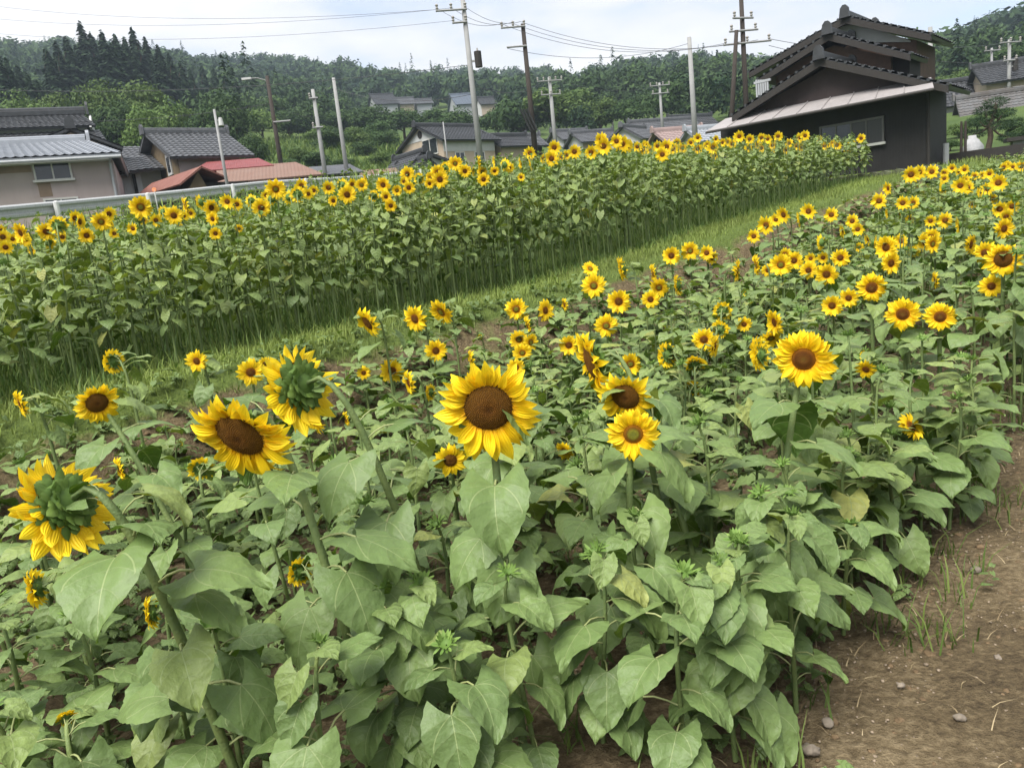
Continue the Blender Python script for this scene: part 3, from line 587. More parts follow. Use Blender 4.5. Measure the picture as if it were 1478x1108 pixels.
def tube_geo(C_, rs, n):
    k = len(C_); V = []; F_ = []
    for i in range(k):
        d = C_[min(i+1, k-1)]-C_[max(i-1, 0)]; d = d/(np.linalg.norm(d)+1e-9); a = np.cross(d, (1., 0, 0)); a /= np.linalg.norm(a)+1e-9; b = np.cross(d, a)
        for q in range(n): w = 2*math.pi*q/n; V.append(C_[i]+rs[i]*(math.cos(w)*a+math.sin(w)*b))
    for i in range(k-1):
        for q in range(n): F_.append((i*n+q, i*n+(q+1) % n, (i+1)*n+(q+1) % n, (i+1)*n+q))
    return np.array(V), np.array(F_)
def leaf_rot(az, up, roll):
    cu, su = math.cos(up), math.sin(up); Ry = np.array([[cu, 0, -su], [0, 1, 0], [su, 0, cu]]); cr_, sr = math.cos(roll), math.sin(roll); Rx = np.array([[1, 0, 0], [0, cr_, -sr], [0, sr, cr_]])
    return rz_(az)@Ry@Rx
def mat4(Rm, s, p):
    M = Matrix.Identity(4)
    for i in range(3):
        for j in range(3): M[i][j] = float(Rm[i, j]*s)
        M[i][3] = float(p[i])
    return M
HEADS = np.array([(p['px'], p['py'], p['dia'], (p['H']-CAM)@c_f) for p in PLANTS if p['kind'] in ('hero', 'flower') and p['dia'] > 11])
def crosses(pl):
    """a flowerless stem that would stand in front of a larger head"""
    if pl['kind'] not in ('leafy', 'bud') or pl['bed'] != 'near': return False
    B = base_of(pl)
    for k in np.linspace(.25, 1, 9):
        x, y, z = proj(B+(pl['H']-B)*k)
        if z > .3 and np.any((HEADS[:, 2] > 20) & (HEADS[:, 3] > z+.03) & (np.hypot(HEADS[:, 0]-x, HEADS[:, 1]-y) < HEADS[:, 2]*.5)): return True
    return False
PLANTS = [p for p in PLANTS if not crosses(p)]
def weight(pl):
    w = 1/pl['d']
    if pl['bed'] == 'far':
        t = st(pl['H'])[1]
        if pl['kind'] == 'leafy': w *= 1.15 if pl['row'] == 0 else (.85 if pl['row'] == 1 else .05)
        else: w *= 1.1 if t > -1.3 else .8
    elif pl['kind'] == 'leafy': w *= .62 if pl['d'] > 3 else 1
    if pl['kind'] == 'hero': w += 10
    px = proj(pl['H'])[0]
    if px < -40 or px > 1520: w *= .02
    return w
PLANTS.sort(key=lambda p: -weight(p))
IND, REST = PLANTS[:300], PLANTS[300:]
def zone(pl):
    px, py, z = proj(pl['H'])
    side = 'left' if px < 500 else ('middle' if px < 1000 else 'right')
    if pl['bed'] == 'far': return 'tall far bed, '+side+' part'
    return 'near bed, '+('front' if pl['d'] < 4 else ('middle depth' if pl['d'] < 8.5 else 'far end'))+' '+side
def kind_of(pl):
    if pl['kind'] == 'leafy': return 'flowerless leafy sunflower'
    if pl['kind'] == 'bud': return 'sunflower with a closed green bud'
    y = abs((pl['yaw']+180) % 360-180)
    a = 'sunflower facing the viewer' if y < 22 else ('sunflower seen from behind' if y > 115 else ('sunflower turned to the '+('left' if pl['yaw'] < 0 else 'right')))
    return ('small ' if pl['dia'] < 20 else ('medium ' if pl['dia'] < 34 else 'large '))+a
ORD = 'leftmost second third fourth fifth sixth seventh eighth ninth tenth eleventh twelfth thirteenth fourteenth fifteenth sixteenth seventeenth eighteenth nineteenth twentieth'.split()
SETS = {}
for pl in IND:
    if 'label' not in pl: pl['set'] = kind_of(pl)+', '+zone(pl); SETS.setdefault(pl['set'], []).append(pl)
for k_, L_ in SETS.items():
    L_.sort(key=lambda p: proj(p['H'])[0])
    for i, pl in enumerate(L_):
        if len(L_) == 1 or len(L_) > 20 or pl['kind'] == 'leafy': pl['lab'] = k_
        else: pl['lab'] = (ORD[i]+(' ' if i == 0 else ' from left, ')+k_) if i < len(L_)-1 else 'rightmost '+k_
def label_of(pl):
    if 'label' in pl: return pl['label'], None
    return pl['lab'], pl['set']
for k, pl in enumerate(IND):
    rnd = random.Random(1000+k); Rm, C_, rs, lv, B, n = plant_geo(pl, rnd)
    root = empty('sunflower', B); lab, grp = label_of(pl); tag(root, lab, 'sunflower', grp or 'foreground sunflowers')
    V, F_ = tube_geo(C_-B, rs, 8 if pl['kind'] == 'hero' else 6); ob('stem', new_mesh('stem', V, F_, [M_STEM], smooth=True), root)
    hi = pl['d'] < 6.5 and pl['bed'] == 'near'
    for p, az, up, sz, vi, rl in lv:
        yg = vi >= 100; vi = vi % 100; me = (ME_LEAF_HI_Y if yg else ME_LEAF_HI)[vi] if hi else (ME_LEAF_LO_Y if yg else ME_LEAF_LO)[vi % len(ME_LEAF_LO)]
        ob('leaf', me, root, mw=mat4(leaf_rot(az, up, rl), sz, p-B))
    R = pl['R']; HM = mat4(Rm, R, pl['H']-B); kind = pl['kind']
    if kind == 'hero':
        hd = ob('flower_head', SEP_HERO, root, mw=HM); dm = {'old': DISC_HERO_OLD, 'mid': DISC_HERO_MID, 'new': DISC_HERO_NEW}[pl['disc']]; ob('disc', dm, hd)
        rd = {'old': .50, 'mid': .39, 'new': .38}[pl['disc']]; npt = int(pl['npet']*1.4)
        for row in range(2):
            for i in range(npt if row == 0 else npt*2//3):
                a = 2*math.pi*(i+.5*row+rnd.uniform(-.3, .3))/(npt if row == 0 else npt*2//3)
                if row and pl['disc'] == 'old' and rnd.random() < .12: continue
                a_dn = math.sin(a); tiltp = rnd.uniform(-.25, .2)-.12*row+(.25*max(0, a_dn) if pl['disc'] == 'old' else 0)
                cu, su = math.cos(tiltp), math.sin(tiltp); Ry = np.array([[cu, 0, -su], [0, 1, 0], [su, 0, cu]])
                scl = (1-rd)/.56*rnd.uniform(.85, 1.1)*(rnd.uniform(.72, 1.12)*(1.16-.14*a_dn) if pl['disc'] == 'old' else 1)
                a += rnd.uniform(-.12, .12) if pl['disc'] == 'old' else 0
                ob('petal', PETAL_HERO[rnd.randrange(12)], hd, mw=mat4(rz_(a)@Ry, scl, (rd*math.cos(a), rd*math.sin(a), .01-.04*row)))
    elif kind == 'flower':
        hd = ob('flower_head', SEP_MID, root, mw=HM)
        back = abs((pl['yaw']+180) % 360-180) > 60
        ob('petals', (PET_SIDE[k % 2] if back else PET_MID[k % 5]), hd)
        ob('disc', DISC_OLD if pl['dia'] > 40 else (DISC_NEW if k % 4 == 0 else DISC_MID), hd)
    else:
        hd = ob('bud', SEP_BUD, root, mw=HM)
        if kind == 'bud': ob('petals', PET_BUD[k % 2], hd)
# ---- all further plants of the two beds: one mass
LO = [leaf_tpl(2, 3, d, c, i*5+2, .5, 3) for i, (d, c) in enumerate([(.1, .9), (-.3, 1.1), (-.7, .8), (-1.0, .5), (.2, 1.4), (-.5, 1.3)])]
PETL = [petals_ring(90+i, 15, .36, 2, 1, 1, .2, .2) for i in range(3)]
SEPL = sepal_geo(.46, 8, 3, 1)
BUDL = sepal_geo(.5, 8, 9, 1, .62, -.9)
dv, df, dl = disc_geo(.34, .1, 0); DISCL = (dv, np.array(df), dl)
mV, mF, mL, mM, off = [], [], [], [], 0
def put(V, F_, L, mi):
    global off
    mV.append(V); mF.append(F_+off); mL.append(L); mM.append(np.full(len(F_), mi) if np.isscalar(mi) else mi); off += len(V)
for k, pl in enumerate(REST):
    rnd = random.Random(5000+k); Rm, C_, rs, lv, B, n = plant_geo(pl, rnd)
    V, F_ = tube_geo(C_[::2] if len(C_) % 2 else C_, rs[::2] if len(C_) % 2 else rs, 3); put(V, F_, np.full((len(V), 3), .5), 1)
    for p, az, up, sz, vi, rl in lv:
        yg = vi >= 100; tv, tf, tl, tm = LO[vi % 100 % len(LO)]; rl_ = rnd.random(); L = tl.copy(); L[:, 2] = rl_
        put(tv@(leaf_rot(az, up, rl)*sz).T+p, tf, L, np.where(tm == 0, 5, 6) if yg else np.where(tm == 0, 0, 6))
    R = pl['R']; A3 = Rm*R
    if pl['kind'] in ('flower',):
        v, f, l = PETL[k % 3]; put(v@A3.T+pl['H'], f, l, 2); v, f, l = DISCL; put(v@A3.T+pl['H'], f, l, 3); v, f, l = SEPL; put(v@A3.T+pl['H'], f, l, 4)
    else:
        v, f, l = BUDL; put(v@A3.T+pl['H'], f, l, 4)
LL = np.concatenate(mL)
tag(ob('sunflower_mass', new_mesh('sunflower_mass', np.concatenate(mV), np.concatenate(mF), [M_LEAF, M_STEM, M_PETAL, M_DISC_MID, M_SEPAL, M_LEAF_Y, M_PETI], attr=LL, rnd=LL[:, 2], fmat=np.concatenate(mM), smooth=True)),
    'dense leafy mass of further sunflowers filling both beds', 'sunflowers', kind='stuff')

# ================================================================== GRASS, WEEDS, STONES
def blades(name, pts, hts, wid, lean, mats, tone, label, seed=3):
    """every blade is a bent strip of two quads; pts is an array of root points"""
    r = np.random.default_rng(seed); n = len(pts); az = r.uniform(0, 2*math.pi, n); ln = r.uniform(.1, lean, n)*hts
    dx = np.stack([np.cos(az), np.sin(az), np.zeros(n)], -1); sx = np.stack([-np.sin(az), np.cos(az), np.zeros(n)], -1)
    w = (wid*r.uniform(.6, 1.3, n))[:, None]; h = hts[:, None]; up = np.array([0, 0, 1.])
    m1 = pts+dx*(ln*.3)[:, None]+up*h*.6; tp = pts+dx*ln[:, None]+up*h*.95
    V = np.stack([pts-sx*w, pts+sx*w, m1-sx*w*.75, m1+sx*w*.75, tp-sx*w*.08, tp+sx*w*.08], 1).reshape(-1, 3)
    b = (np.arange(n)*6)[:, None]; F_ = np.concatenate([b+np.array([0, 1, 3, 2]), b+np.array([2, 3, 5, 4])])
    o = ob(name, new_mesh(name, V, F_, mats, rnd=np.repeat(np.clip(tone, 0, 1), 6))); tag(o, label, name.replace('_', ' '), kind='stuff'); return o
def scatter(n, s0, s1, t0, t1, seed, sp=1.0):
    r = np.random.default_rng(seed); s = s0+(s1-s0)*r.random(n)**sp; t = t0+(t1-t0)*r.random(n)
    x = O2[0]+U2[0]*s+V2[0]*t; y = O2[1]+U2[1]*s+V2[1]*t; return np.stack([x, y, Z(x, y)-.012], -1), s, t, r
P_, s_, t_, r_ = scatter(56000, -4, 20.5, -.12, 1.05, 1, 1.35)
keep = r_.random(len(P_)) < np.interp(t_, [-.1, .2, .55, .8, 1.2], [.7, 1, 1, .35, .10]); P_, t_ = P_[keep], t_[keep]
M_GRASS_S = foliage_mat('strip_grass', (.125, .16, .035), (.25, .325, .075), .3)
blades('strip_grass', P_, RNG.uniform(.03, .105, len(P_))*(1+(RNG.random(len(P_)) < .05)*.9), .0038, 1.0, [M_GRASS_S], RNG.uniform(0, 1, len(P_))*.6+.4*np.clip(.5+fbm(P_[:, 0], P_[:, 1], 1.2), 0, 1)-sstep(.8, 1.2, t_)*.4, 'short bright green grass on the strip between the beds')
P_, s_, t_, r_ = scatter(26000, -4.5, 19.8, -2.6, .2, 2, 1.2)
blades('tall_grass', P_, RNG.uniform(.05, .19, len(P_))*np.interp(s_, [0, 20], [1.05, .8]), .006, .8, [M_GRASS], RNG.uniform(0, .55, len(P_)), 'dark tall grass around the stem feet of the tall far bed')
P_, s_, t_, r_ = scatter(9000, -4, 30, -13.5, -4.9, 4); blades('embankment_grass', P_, RNG.uniform(.2, .5, len(P_)), .012, .8, [M_GRASS], RNG.uniform(.3, 1, len(P_)), 'rough green grass on the slope below the guardrail')
P_, s_, t_, r_ = scatter(12000, 18.6, 30, .5, 12, 5); blades('yard_grass', P_, RNG.uniform(.06, .22, len(P_)), .009, .8, [M_GRASS_S], RNG.uniform(0, 1, len(P_)), 'grass patch beyond the end of the near bed')
cl = []                                  # tufts along the soil path and in the near bed
for k in range(420):
    if k < 150: s, t = random.uniform(-1, 9), random.choice([random.gauss(5.5, .22), random.gauss(5.5, .22), random.uniform(5.5, 8)])
    else: s, t = random.uniform(-3, 12), random.uniform(1.6, 5.4)
    x, y = xy(s, t)
    if t > 5.75 and random.random() < .6: continue
    for q in range(random.randint(8, 22)):
        a, b = x+random.gauss(0, .045), y+random.gauss(0, .045); cl.append((a, b, G((a, b))-.01))
cl = np.array(cl); blades('path_tufts', cl, RNG.uniform(.04, .17, len(cl)), .0035, 1.3, [M_GRASS], RNG.uniform(.2, .9, len(cl)), 'scattered grass tufts along the bare soil path and bed')
mV, mF, mL, mM, off = [], [], [], [], 0
for k in range(4200):                    # broad-leaved weeds
    s, t = random.uniform(-3, 13), random.choice([random.uniform(1.3, 5.2), random.uniform(1.2, 3), random.uniform(1.5, 4.5)])
    if k % 12 == 0: t = random.gauss(5.35, .15)
    if k > 1500: s, t = random.uniform(-3, 6), random.uniform(.75, 4.6)
    x, y = xy(s, t); z = G((x, y)); nl = random.randint(4, 8); a0 = random.random()*6; h = random.uniform(.02, .16)
    for i in range(nl):
        tv, tf, tl, tm = LO[i % len(LO)]; L = tl.copy(); L[:, 2] = random.random(); sz = random.uniform(.02, .055)
        put(tv@(leaf_rot(a0+i*2.4, random.uniform(-.1, .6), 0)*sz).T+np.array([x, y, z+h*(i+1)/nl]), tf, L, tm)
LL = np.concatenate(mL)
tag(ob('low_weeds', new_mesh('low_weeds', np.concatenate(mV), np.concatenate(mF), [M_LEAF, M_STEM], attr=LL, fmat=np.concatenate(mM))), 'low broad-leaved weeds on the soil between the sunflower stems', 'weeds', kind='stuff')
M_STONE = mat('field_stone', (.24, .20, .155), .85, .45, 9, .4, 40, objvar=.25)
def stone_geo(seed, n=10, m=6):
    r = random.Random(seed); V = []; F_ = []; e = [(r.uniform(0, 6), r.uniform(.05, .16), r.randint(2, 4)) for _ in range(4)]
    for i in range(m+1):
        ph = math.pi*i/m
        for j in range(n):
            a = 2*math.pi*j/n; q = 1+sum(w*math.sin(k*a+p+2*ph) for p, w, k in e)*math.sin(ph); V.append((q*math.sin(ph)*math.cos(a), q*.8*math.sin(ph)*math.sin(a), .6*q*math.cos(ph)))
    for i in range(m):
        for j in range(n): F_.append((i*n+j, (i+1)*n+j, (i+1)*n+(j+1) % n, i*n+(j+1) % n))
    return np.array(V), np.array(F_)
SG = [stone_geo(i, 6, 4) for i in range(4)]; mV, mF, mL, mM, off = [], [], [], [], 0
for k in range(9000):
    s, t = random.uniform(-1.5, 9), (5.35+abs(random.gauss(0, 1.1)) if k % 4 else random.uniform(2, 5.4)); x, y = xy(s, t); q = random.choice([.0025, .003, .0035, .005])*random.uniform(.7, 1.8); v, f = SG[k % 4]
    put(v@(rz_(random.random()*6)*q).T+np.array([x, y, G((x, y))+fbm(x, y, 1.5)*.018+q*.15]), f, np.full((len(v), 3), .5), 0)
tag(ob('gravel', new_mesh('gravel', np.concatenate(mV), np.concatenate(mF), [mat('gravel', (.30, .235, .165), .9, .72, 45)])), 'small grit and gravel strewn over the soil path', 'gravel', kind='stuff')
mV, mF, mL, mM, off = [], [], [], [], 0
for k in range(2600):
    s, t = random.uniform(-2, 10), (5.2+abs(random.gauss(0, 1.2)) if k % 3 else random.uniform(1.0, 5.4)); x, y = xy(s, t); q = random.choice([.006, .008, .011, .017])*random.uniform(.7, 1.5); v, f = SG[k % 4]
    put(v@(rz_(random.random()*6)*q).T*np.array([1, 1, .8])+np.array([x, y, G((x, y))+fbm(x, y, 1.5)*.018-q*.1]), f, np.full((len(v), 3), .5), 0)
M_CLOD = mat('soil_clod', (.18, .125, .072), .95, .6, 30, .5, 60, spec=.1)
tag(ob('soil_clods', new_mesh('soil_clods', np.concatenate(mV), np.concatenate(mF), [M_CLOD])), 'crumbly brown soil clods on the path and bed', 'clods', kind='stuff')
for px, py, q, lab in [(1408, 833, .026, 'ochre stone lying alone on the soil path at the right'), (1195, 1040+15, .022, 'pale stone beside the feet of the front stems'), (1168, 1095, .026, 'grey stone at the bottom edge of the soil path'), (1385, 1048, .018, 'small stone low on the soil path near the right corner'), (1440, 960, .014, 'tiny pale stone at the right edge of the soil path'), (1300, 1000, .013, 'tiny grey stone in the middle of the soil path')]:
    d = ray(px, py); k_ = -CAM[2]/d[2]; p = CAM+d*k_; v, f = stone_geo(px, 12, 8)
    o = ob('stone', new_mesh('stone', v*q, f, [M_STONE], smooth=True), loc=(p[0], p[1], G(p)+q*.25)); o.rotation_euler = (.1, 0, px); tag(o, lab, 'stone', 'stones on the soil path')

M_STRAW = foliage_mat('dry_straw', (.16, .115, .06), (.36, .29, .17), .1)
n = 2600; s_ = RNG.uniform(-2, 9, n); t_ = np.where(np.arange(n) % 2 == 0, 5.3+np.abs(RNG.normal(0, .9, n)), RNG.uniform(1.4, 5.4, n)); x = O2[0]+U2[0]*s_+V2[0]*t_; y = O2[1]+U2[1]*s_+V2[1]*t_
blades('dry_straw', np.stack([x, y, Z(x, y)+.012], -1), RNG.uniform(.008, .03, n), .0018, 5.0, [M_STRAW], RNG.random(n), 'dry straw and stalk bits lying on the bare soil')
# ================================================================== ROAD AND GUARDRAIL
M_ASPH = mat('asphalt', (.07, .07, .07), .9, .25, 20, .3, 80); M_RAIL = mat('galvanised_rail', (.46, .47, .47), .5, .28, 5, metal=.2, streak=(8, 8, 1.5)); M_POSTM = mat('painted_post', (.55, .55, .54), .6, .2)
GR = [hit_d(*q) for q in [(-160, 322, 19.5), (0, 308, 22), (100, 298, 24), (220, 286, 27), (380, 268, 31), (540, 258, 36), (610, 249, 39)]]
def resample(P, step):
    P = np.array(P); d = np.concatenate([[0], np.cumsum(np.linalg.norm(np.diff(P, axis=0), axis=1))]); k = np.arange(0, d[-1], step); return np.stack([np.interp(k, d, P[:, i]) for i in range(3)], -1)
gp = resample(GR, .5); T = np.gradient(gp, axis=0); T /= np.linalg.norm(T, axis=1)[:, None]; side = np.stack([-T[:, 1], T[:, 0], 0*T[:, 0]], -1)   # to the left of travel = away from the camera
mb = MB(); road_v = []
for i, p in enumerate(gp):
    z = p[2]-.68; road_v += [tuple(p+side[i]*.25-np.array([0, 0, .68])), tuple(p+side[i]*5.2-np.array([0, 0, .62]))]
tag(ob('road', new_mesh('road', road_v, [(2*i, 2*i+2, 2*i+3, 2*i+1)[::-1] for i in range(len(gp)-1)], [M_ASPH])), kind='structure')
rail = empty('guardrail', gp[0]); tag(rail, 'long pale metal guardrail along the raised road below the beige house', 'guardrail')
prof = [(-.02, .17), (-.075, .13), (-.08, .07), (-.02, .03), (-.02, -.03), (-.08, -.07), (-.075, -.13), (-.02, -.17), (.0, -.17), (.0, .17)]
V = []; F_ = []; k = len(prof)
for i, p in enumerate(gp):
    for a, b in prof: V.append(p-gp[0]+side[i]*a+np.array([0, 0, b]))
for i in range(len(gp)-1):
    for a in range(k): F_.append((i*k+a, (i+1)*k+a, (i+1)*k+(a+1) % k, i*k+(a+1) % k))
ob('rail_beam', new_mesh('rail_beam', V, F_, [M_RAIL]), rail)
pm = MB().tube([(0, 0, -1.1), (0, 0, .14)], .07, 10); pm.tube([(0, 0, .14), (0, 0, .17)], [.07, .03], 10); pme = new_mesh('post', pm.v, pm.f, [M_POSTM])
for i in range(2, len(gp), 8):
    o = ob('post', pme, rail, loc=tuple(gp[i]-gp[0]-side[i]*.155))
for px, py, d in [(224, 281, 26.8)]:
    p = hit_d(px, py, d); r = empty('delineator_post', (p[0], p[1], p[2]-.8)); tag(r, 'thin road delineator with an orange reflector above the guardrail', 'marker post')
    MB().tube([(0, 0, -.3), (0, 0, .95)], .022, 8).obj('post', M_POSTM, r); MB().tube([(0, .02, .95), (0, -.02, .95)], .07, 12).obj('reflector', mat('orange_reflector', (.6, .22, .10), .4), r)

# ================================================================== BUILDINGS
M_TILE = mat('dark_roof_tile', (.040, .042, .046), .48, .45, 3.5, spec=.4); M_TILE_G = mat('grey_roof_tile', (.085, .088, .095), .5, .45, 3.5, spec=.5); M_TILE_S = mat('silver_roof_tile', (.27, .285, .315), .4, .2, 3, spec=.5)
M_RED = mat('red_sheet_roof', (.20, .050, .048), .55, .25, 2, bump=.5, wave=('X', 3.2)); M_RUST = mat('rusty_sheet_roof', (.19, .085, .065), .7, col2=(.15, .055, .04), scale=2.5, bump=.6, wave=('X', 3.2)); M_BRN = mat('brown_sheet_roof', (.17, .11, .085), .65, col2=(.16, .09, .065), scale=1.5, bump=.6, wave=('X', 2.0))
M_BEIGE = mat('beige_render', (.36, .30, .285), .9, .16, 1.0, .25, 60, streak=(1.2, 1.2, .25)); M_STAIN = mat('stained_render', (.25, .18, .13), .9, .3, 1.2, .2, 40); M_WHITE = mat('white_plaster', (.45, .45, .44), .85, .15, 1.5); M_CREAM = mat('cream_wall', (.40, .325, .245), .85, .18, 1.2); M_MUD = mat('ochre_mud_wall', (.18, .135, .08), .95, .3, 2.0, .3, 30)
M_BLACK = mat('black_board_wall', (.020, .018, .0175), .7, .35, 3, bump=.5, wave=('X', 3.6, 'SAW')); M_PURP = mat('purple_brown_wall', (.055, .040, .038), .75, .3, 2, bump=.4, wave=('X', 3.6, 'SAW')); M_WOOD = mat('dark_timber', (.030, .026, .023), .75, .35, 6, streak=(6, 6, 1)); M_BROWNW = mat('brown_board_wall', (.10, .060, .042), .8, .3, 4, bump=.4, wave=('X', 3.0, 'SAW'))
M_PENT = mat('pale_sheet_metal', (.27, .25, .245), .5, .18, 2.2, bump=.35, wave=('X', 1.6)); M_ALU = mat('aluminium_frame', (.50, .49, .46), .4, .15, spec=.5); M_GUTTER = mat('gutter', (.32, .33, .34), .5, .15); M_CONC = mat('concrete', (.27, .265, .255), .9, .25, 2.5, .3, 60)
def glass():
    m = bpy.data.materials.new('window_glass'); m.use_nodes = True; b = m.node_tree.nodes['Principled BSDF']; b.inputs['Base Color'].default_value = (.022, .026, .03, 1); b.inputs['Roughness'].default_value = .08; b.inputs['Specular IOR Level'].default_value = .6; return m
M_GLASS = glass(); M_CURT = mat('curtain_behind_glass', (.035, .034, .033), .35, .35, 3, spec=.5, streak=(6, 1, .3))
class Fr:
    """building frame: x to the right along the front wall, y away from the camera, z = world height"""
    def __init__(s, name, label, px=None, py=None, d=None, az=90, pt=None, cat='house', group=None):
        p = hit_d(px, py, d) if pt is None else pt; s.o = np.array([p[0], p[1], 0.]); a = rad(az); s.X = np.array([math.sin(a), math.cos(a)]); s.Y = np.array([-s.X[1], s.X[0]])
        s.g = G(s.o); s.e = empty(name, (s.o[0], s.o[1], s.g), math.atan2(s.X[1], s.X[0])); tag(s.e, label, cat, group)
    def on(s, px, py, y=0.):          # point of the plane y = const seen at this pixel -> (x, height over base)
        q = ray(px, py); c = CAM[:2]-s.o[:2]; k = (y-c@s.Y)/(q[:2]@s.Y); p = CAM+q*k; return (p[:2]-s.o[:2])@s.X, p[2]-s.g
    def onx(s, px, py, x=0.):
        q = ray(px, py); c = CAM[:2]-s.o[:2]; k = (x-c@s.X)/(q[:2]@s.X); p = CAM+q*k; return (p[:2]-s.o[:2])@s.Y, p[2]-s.g
def slope(name, e0, e1, r0_, r1_, m, parent, period=.28, course=.30, amp=.035, th=.10):
    """tiled roof slope: rolls run down from ridge (r0-r1) to eave (e0-e1), courses step"""
    e0, e1, r0_, r1_ = [np.asarray(p, float) for p in (e0, e1, r0_, r1_)]
    nrm = np.cross(e1-e0, r0_-e0); nrm /= np.linalg.norm(nrm)
    if nrm[2] < 0: nrm = -nrm
    V = []; F_ = []
    if period:
        nx = max(2, int(np.linalg.norm(e1-e0)/period))*4; nc = max(2, int(np.linalg.norm(r0_-e0)/course)); us = np.linspace(0, 1, nx+1)
        rowsv = []
        for c in range(nc): rowsv += [(c/nc, amp*.9), ((c+1)/nc-.002, 0)]
        for v, hgt in rowsv:
            for i, u in enumerate(us): V.append((e0*(1-u)+e1*u)*(1-v)+(r0_*(1-u)+r1_*u)*v+nrm*(hgt+amp*(1, .35, 0, .35)[i % 4]))
        w = nx+1
        for r in range(len(rowsv)-1):
            for i in range(nx): F_.append((r*w+i, r*w+i+1, (r+1)*w+i+1, (r+1)*w+i))
    k = len(V); V += [e0, e1, r1_, r0_, e0-nrm*th, e1-nrm*th, r1_-nrm*th, r0_-nrm*th]
    F_ += [(k, k+1, k+2, k+3), (k+7, k+6, k+5, k+4), (k, k+4, k+5, k+1), (k+1, k+5, k+6, k+2), (k+2, k+6, k+7, k+3), (k+3, k+7, k+4, k)]
    return ob(name, new_mesh(name, V, F_, [m]), parent)
def ridge_cap(p0, p1, m, parent, w=.16, h=.22, horn=True):
    p0, p1 = np.asarray(p0, float), np.asarray(p1, float); mb = MB(); d = (p1-p0)/np.linalg.norm(p1-p0); sd_ = np.cross(d, (0, 0, 1.)); sd_ /= np.linalg.norm(sd_); up = np.array([0, 0, 1.])
    pr = [(-w, -.05), (-w, h*.5), (-w*.55, h*.62), (-w*.5, h*.9), (0, h*1.1), (w*.5, h*.9), (w*.55, h*.62), (w, h*.5), (w, -.05)]; n = len(pr); V = []
    for p in (p0, p1):
        for a, b in pr: V.append(p+sd_*a+up*b)
    mb.add(V, [tuple(range(n)), tuple(reversed(range(n, 2*n)))]+[(i, i+n, (i+1) % n+n, (i+1) % n) for i in range(n)])
    o = mb.obj('ridge', m, parent)
    if horn:
        for p, q in ((p0, -1), (p1, 1)):
            hb = MB(); c = p+d*q*.04; hb.add([c-sd_*w*1.4-up*.1, c+sd_*w*1.4-up*.1, c+sd_*w*1.1+up*h*1.2, c+sd_*w*.4+up*h*1.75, c-sd_*w*.4+up*h*1.75, c-sd_*w*1.1+up*h*1.2]+[x+d*q*.12 for x in (c-sd_*w*1.4-up*.1, c+sd_*w*1.4-up*.1, c+sd_*w*1.1+up*h*1.2, c+sd_*w*.4+up*h*1.75, c-sd_*w*.4+up*h*1.75, c-sd_*w*1.1+up*h*1.2)],
                              [(0, 1, 2, 3, 4, 5), (11, 10, 9, 8, 7, 6)]+[(i, (i+1) % 6, (i+1) % 6+6, i+6) for i in range(6)]); hb.obj('ridge_end_tile', m, o)
    return o
def window(fr, x0, x1, z0, z1, panes=2, y=0., parent=None, fm=None, gm=None, fw=.06, sill=True, gms=None):
    """window in the front wall: frame proud, panes set back"""
    fm = fm or M_ALU; mb = MB(); mb.box(x0-fw, x1+fw, y-.07, y+.02, z1, z1+fw); mb.box(x0-fw, x1+fw, y-.07, y+.02, z0-fw, z0); mb.box(x0-fw, x0, y-.069, y+.02, z0, z1); mb.box(x1, x1+fw, y-.069, y+.02, z0, z1)
    w = (x1-x0)/panes
    for i in range(1, panes): mb.box(x0+i*w-fw*.4, x0+i*w+fw*.4, y-.06, y+.02, z0, z1)
    o = mb.obj('window', fm, parent or fr.e)
    for i in range(panes): MB().box(x0+i*w+.004, x0+(i+1)*w-.004, y-.03, y-.012, z0+.002, z1-.002).obj('pane', (gms[i] if gms else (gm or M_GLASS)), o)
    if sill: MB().box(x0-fw*2, x1+fw*2, y-.16, y-.071, z0-fw*1.6, z0-fw*.3).obj('sill', M_ALU, o)
    return o
def gable_body(fr, x0, x1, y0, y1, h, rise, wm, zb=-1.0):
    """walls with ridge along x: front/back boxes and gable ends as one wall part"""
    ym = (y0+y1)/2; return MB().prismx([(y0, zb), (y1, zb), (y1, h), (ym, h+rise), (y0, h)], x0, x1).obj('wall', wm, fr.e)
def gable_roof(fr, x0, x1, y0, y1, h, rise, m, ov=.45, ovx=.4, period=.28, cap=True, capm=None, lift=.06):
    ym = (y0+y1)/2; sl_ = rise/(ym-y0); ze = h-ov*sl_+lift; zr = h+rise+lift
    a = slope('roof_slope', (x0-ovx, y0-ov, ze), (x1+ovx, y0-ov, ze), (x0-ovx, ym, zr), (x1+ovx, ym, zr), m, fr.e, period)
    b = slope('roof_slope', (x1+ovx, y1+ov, ze), (x0-ovx, y1+ov, ze), (x1+ovx, ym, zr), (x0-ovx, ym, zr), m, fr.e, period)
    if cap: ridge_cap((x0-ovx, ym, zr+.02), (x1+ovx, ym, zr+.02), capm or m, fr.e)
    return a

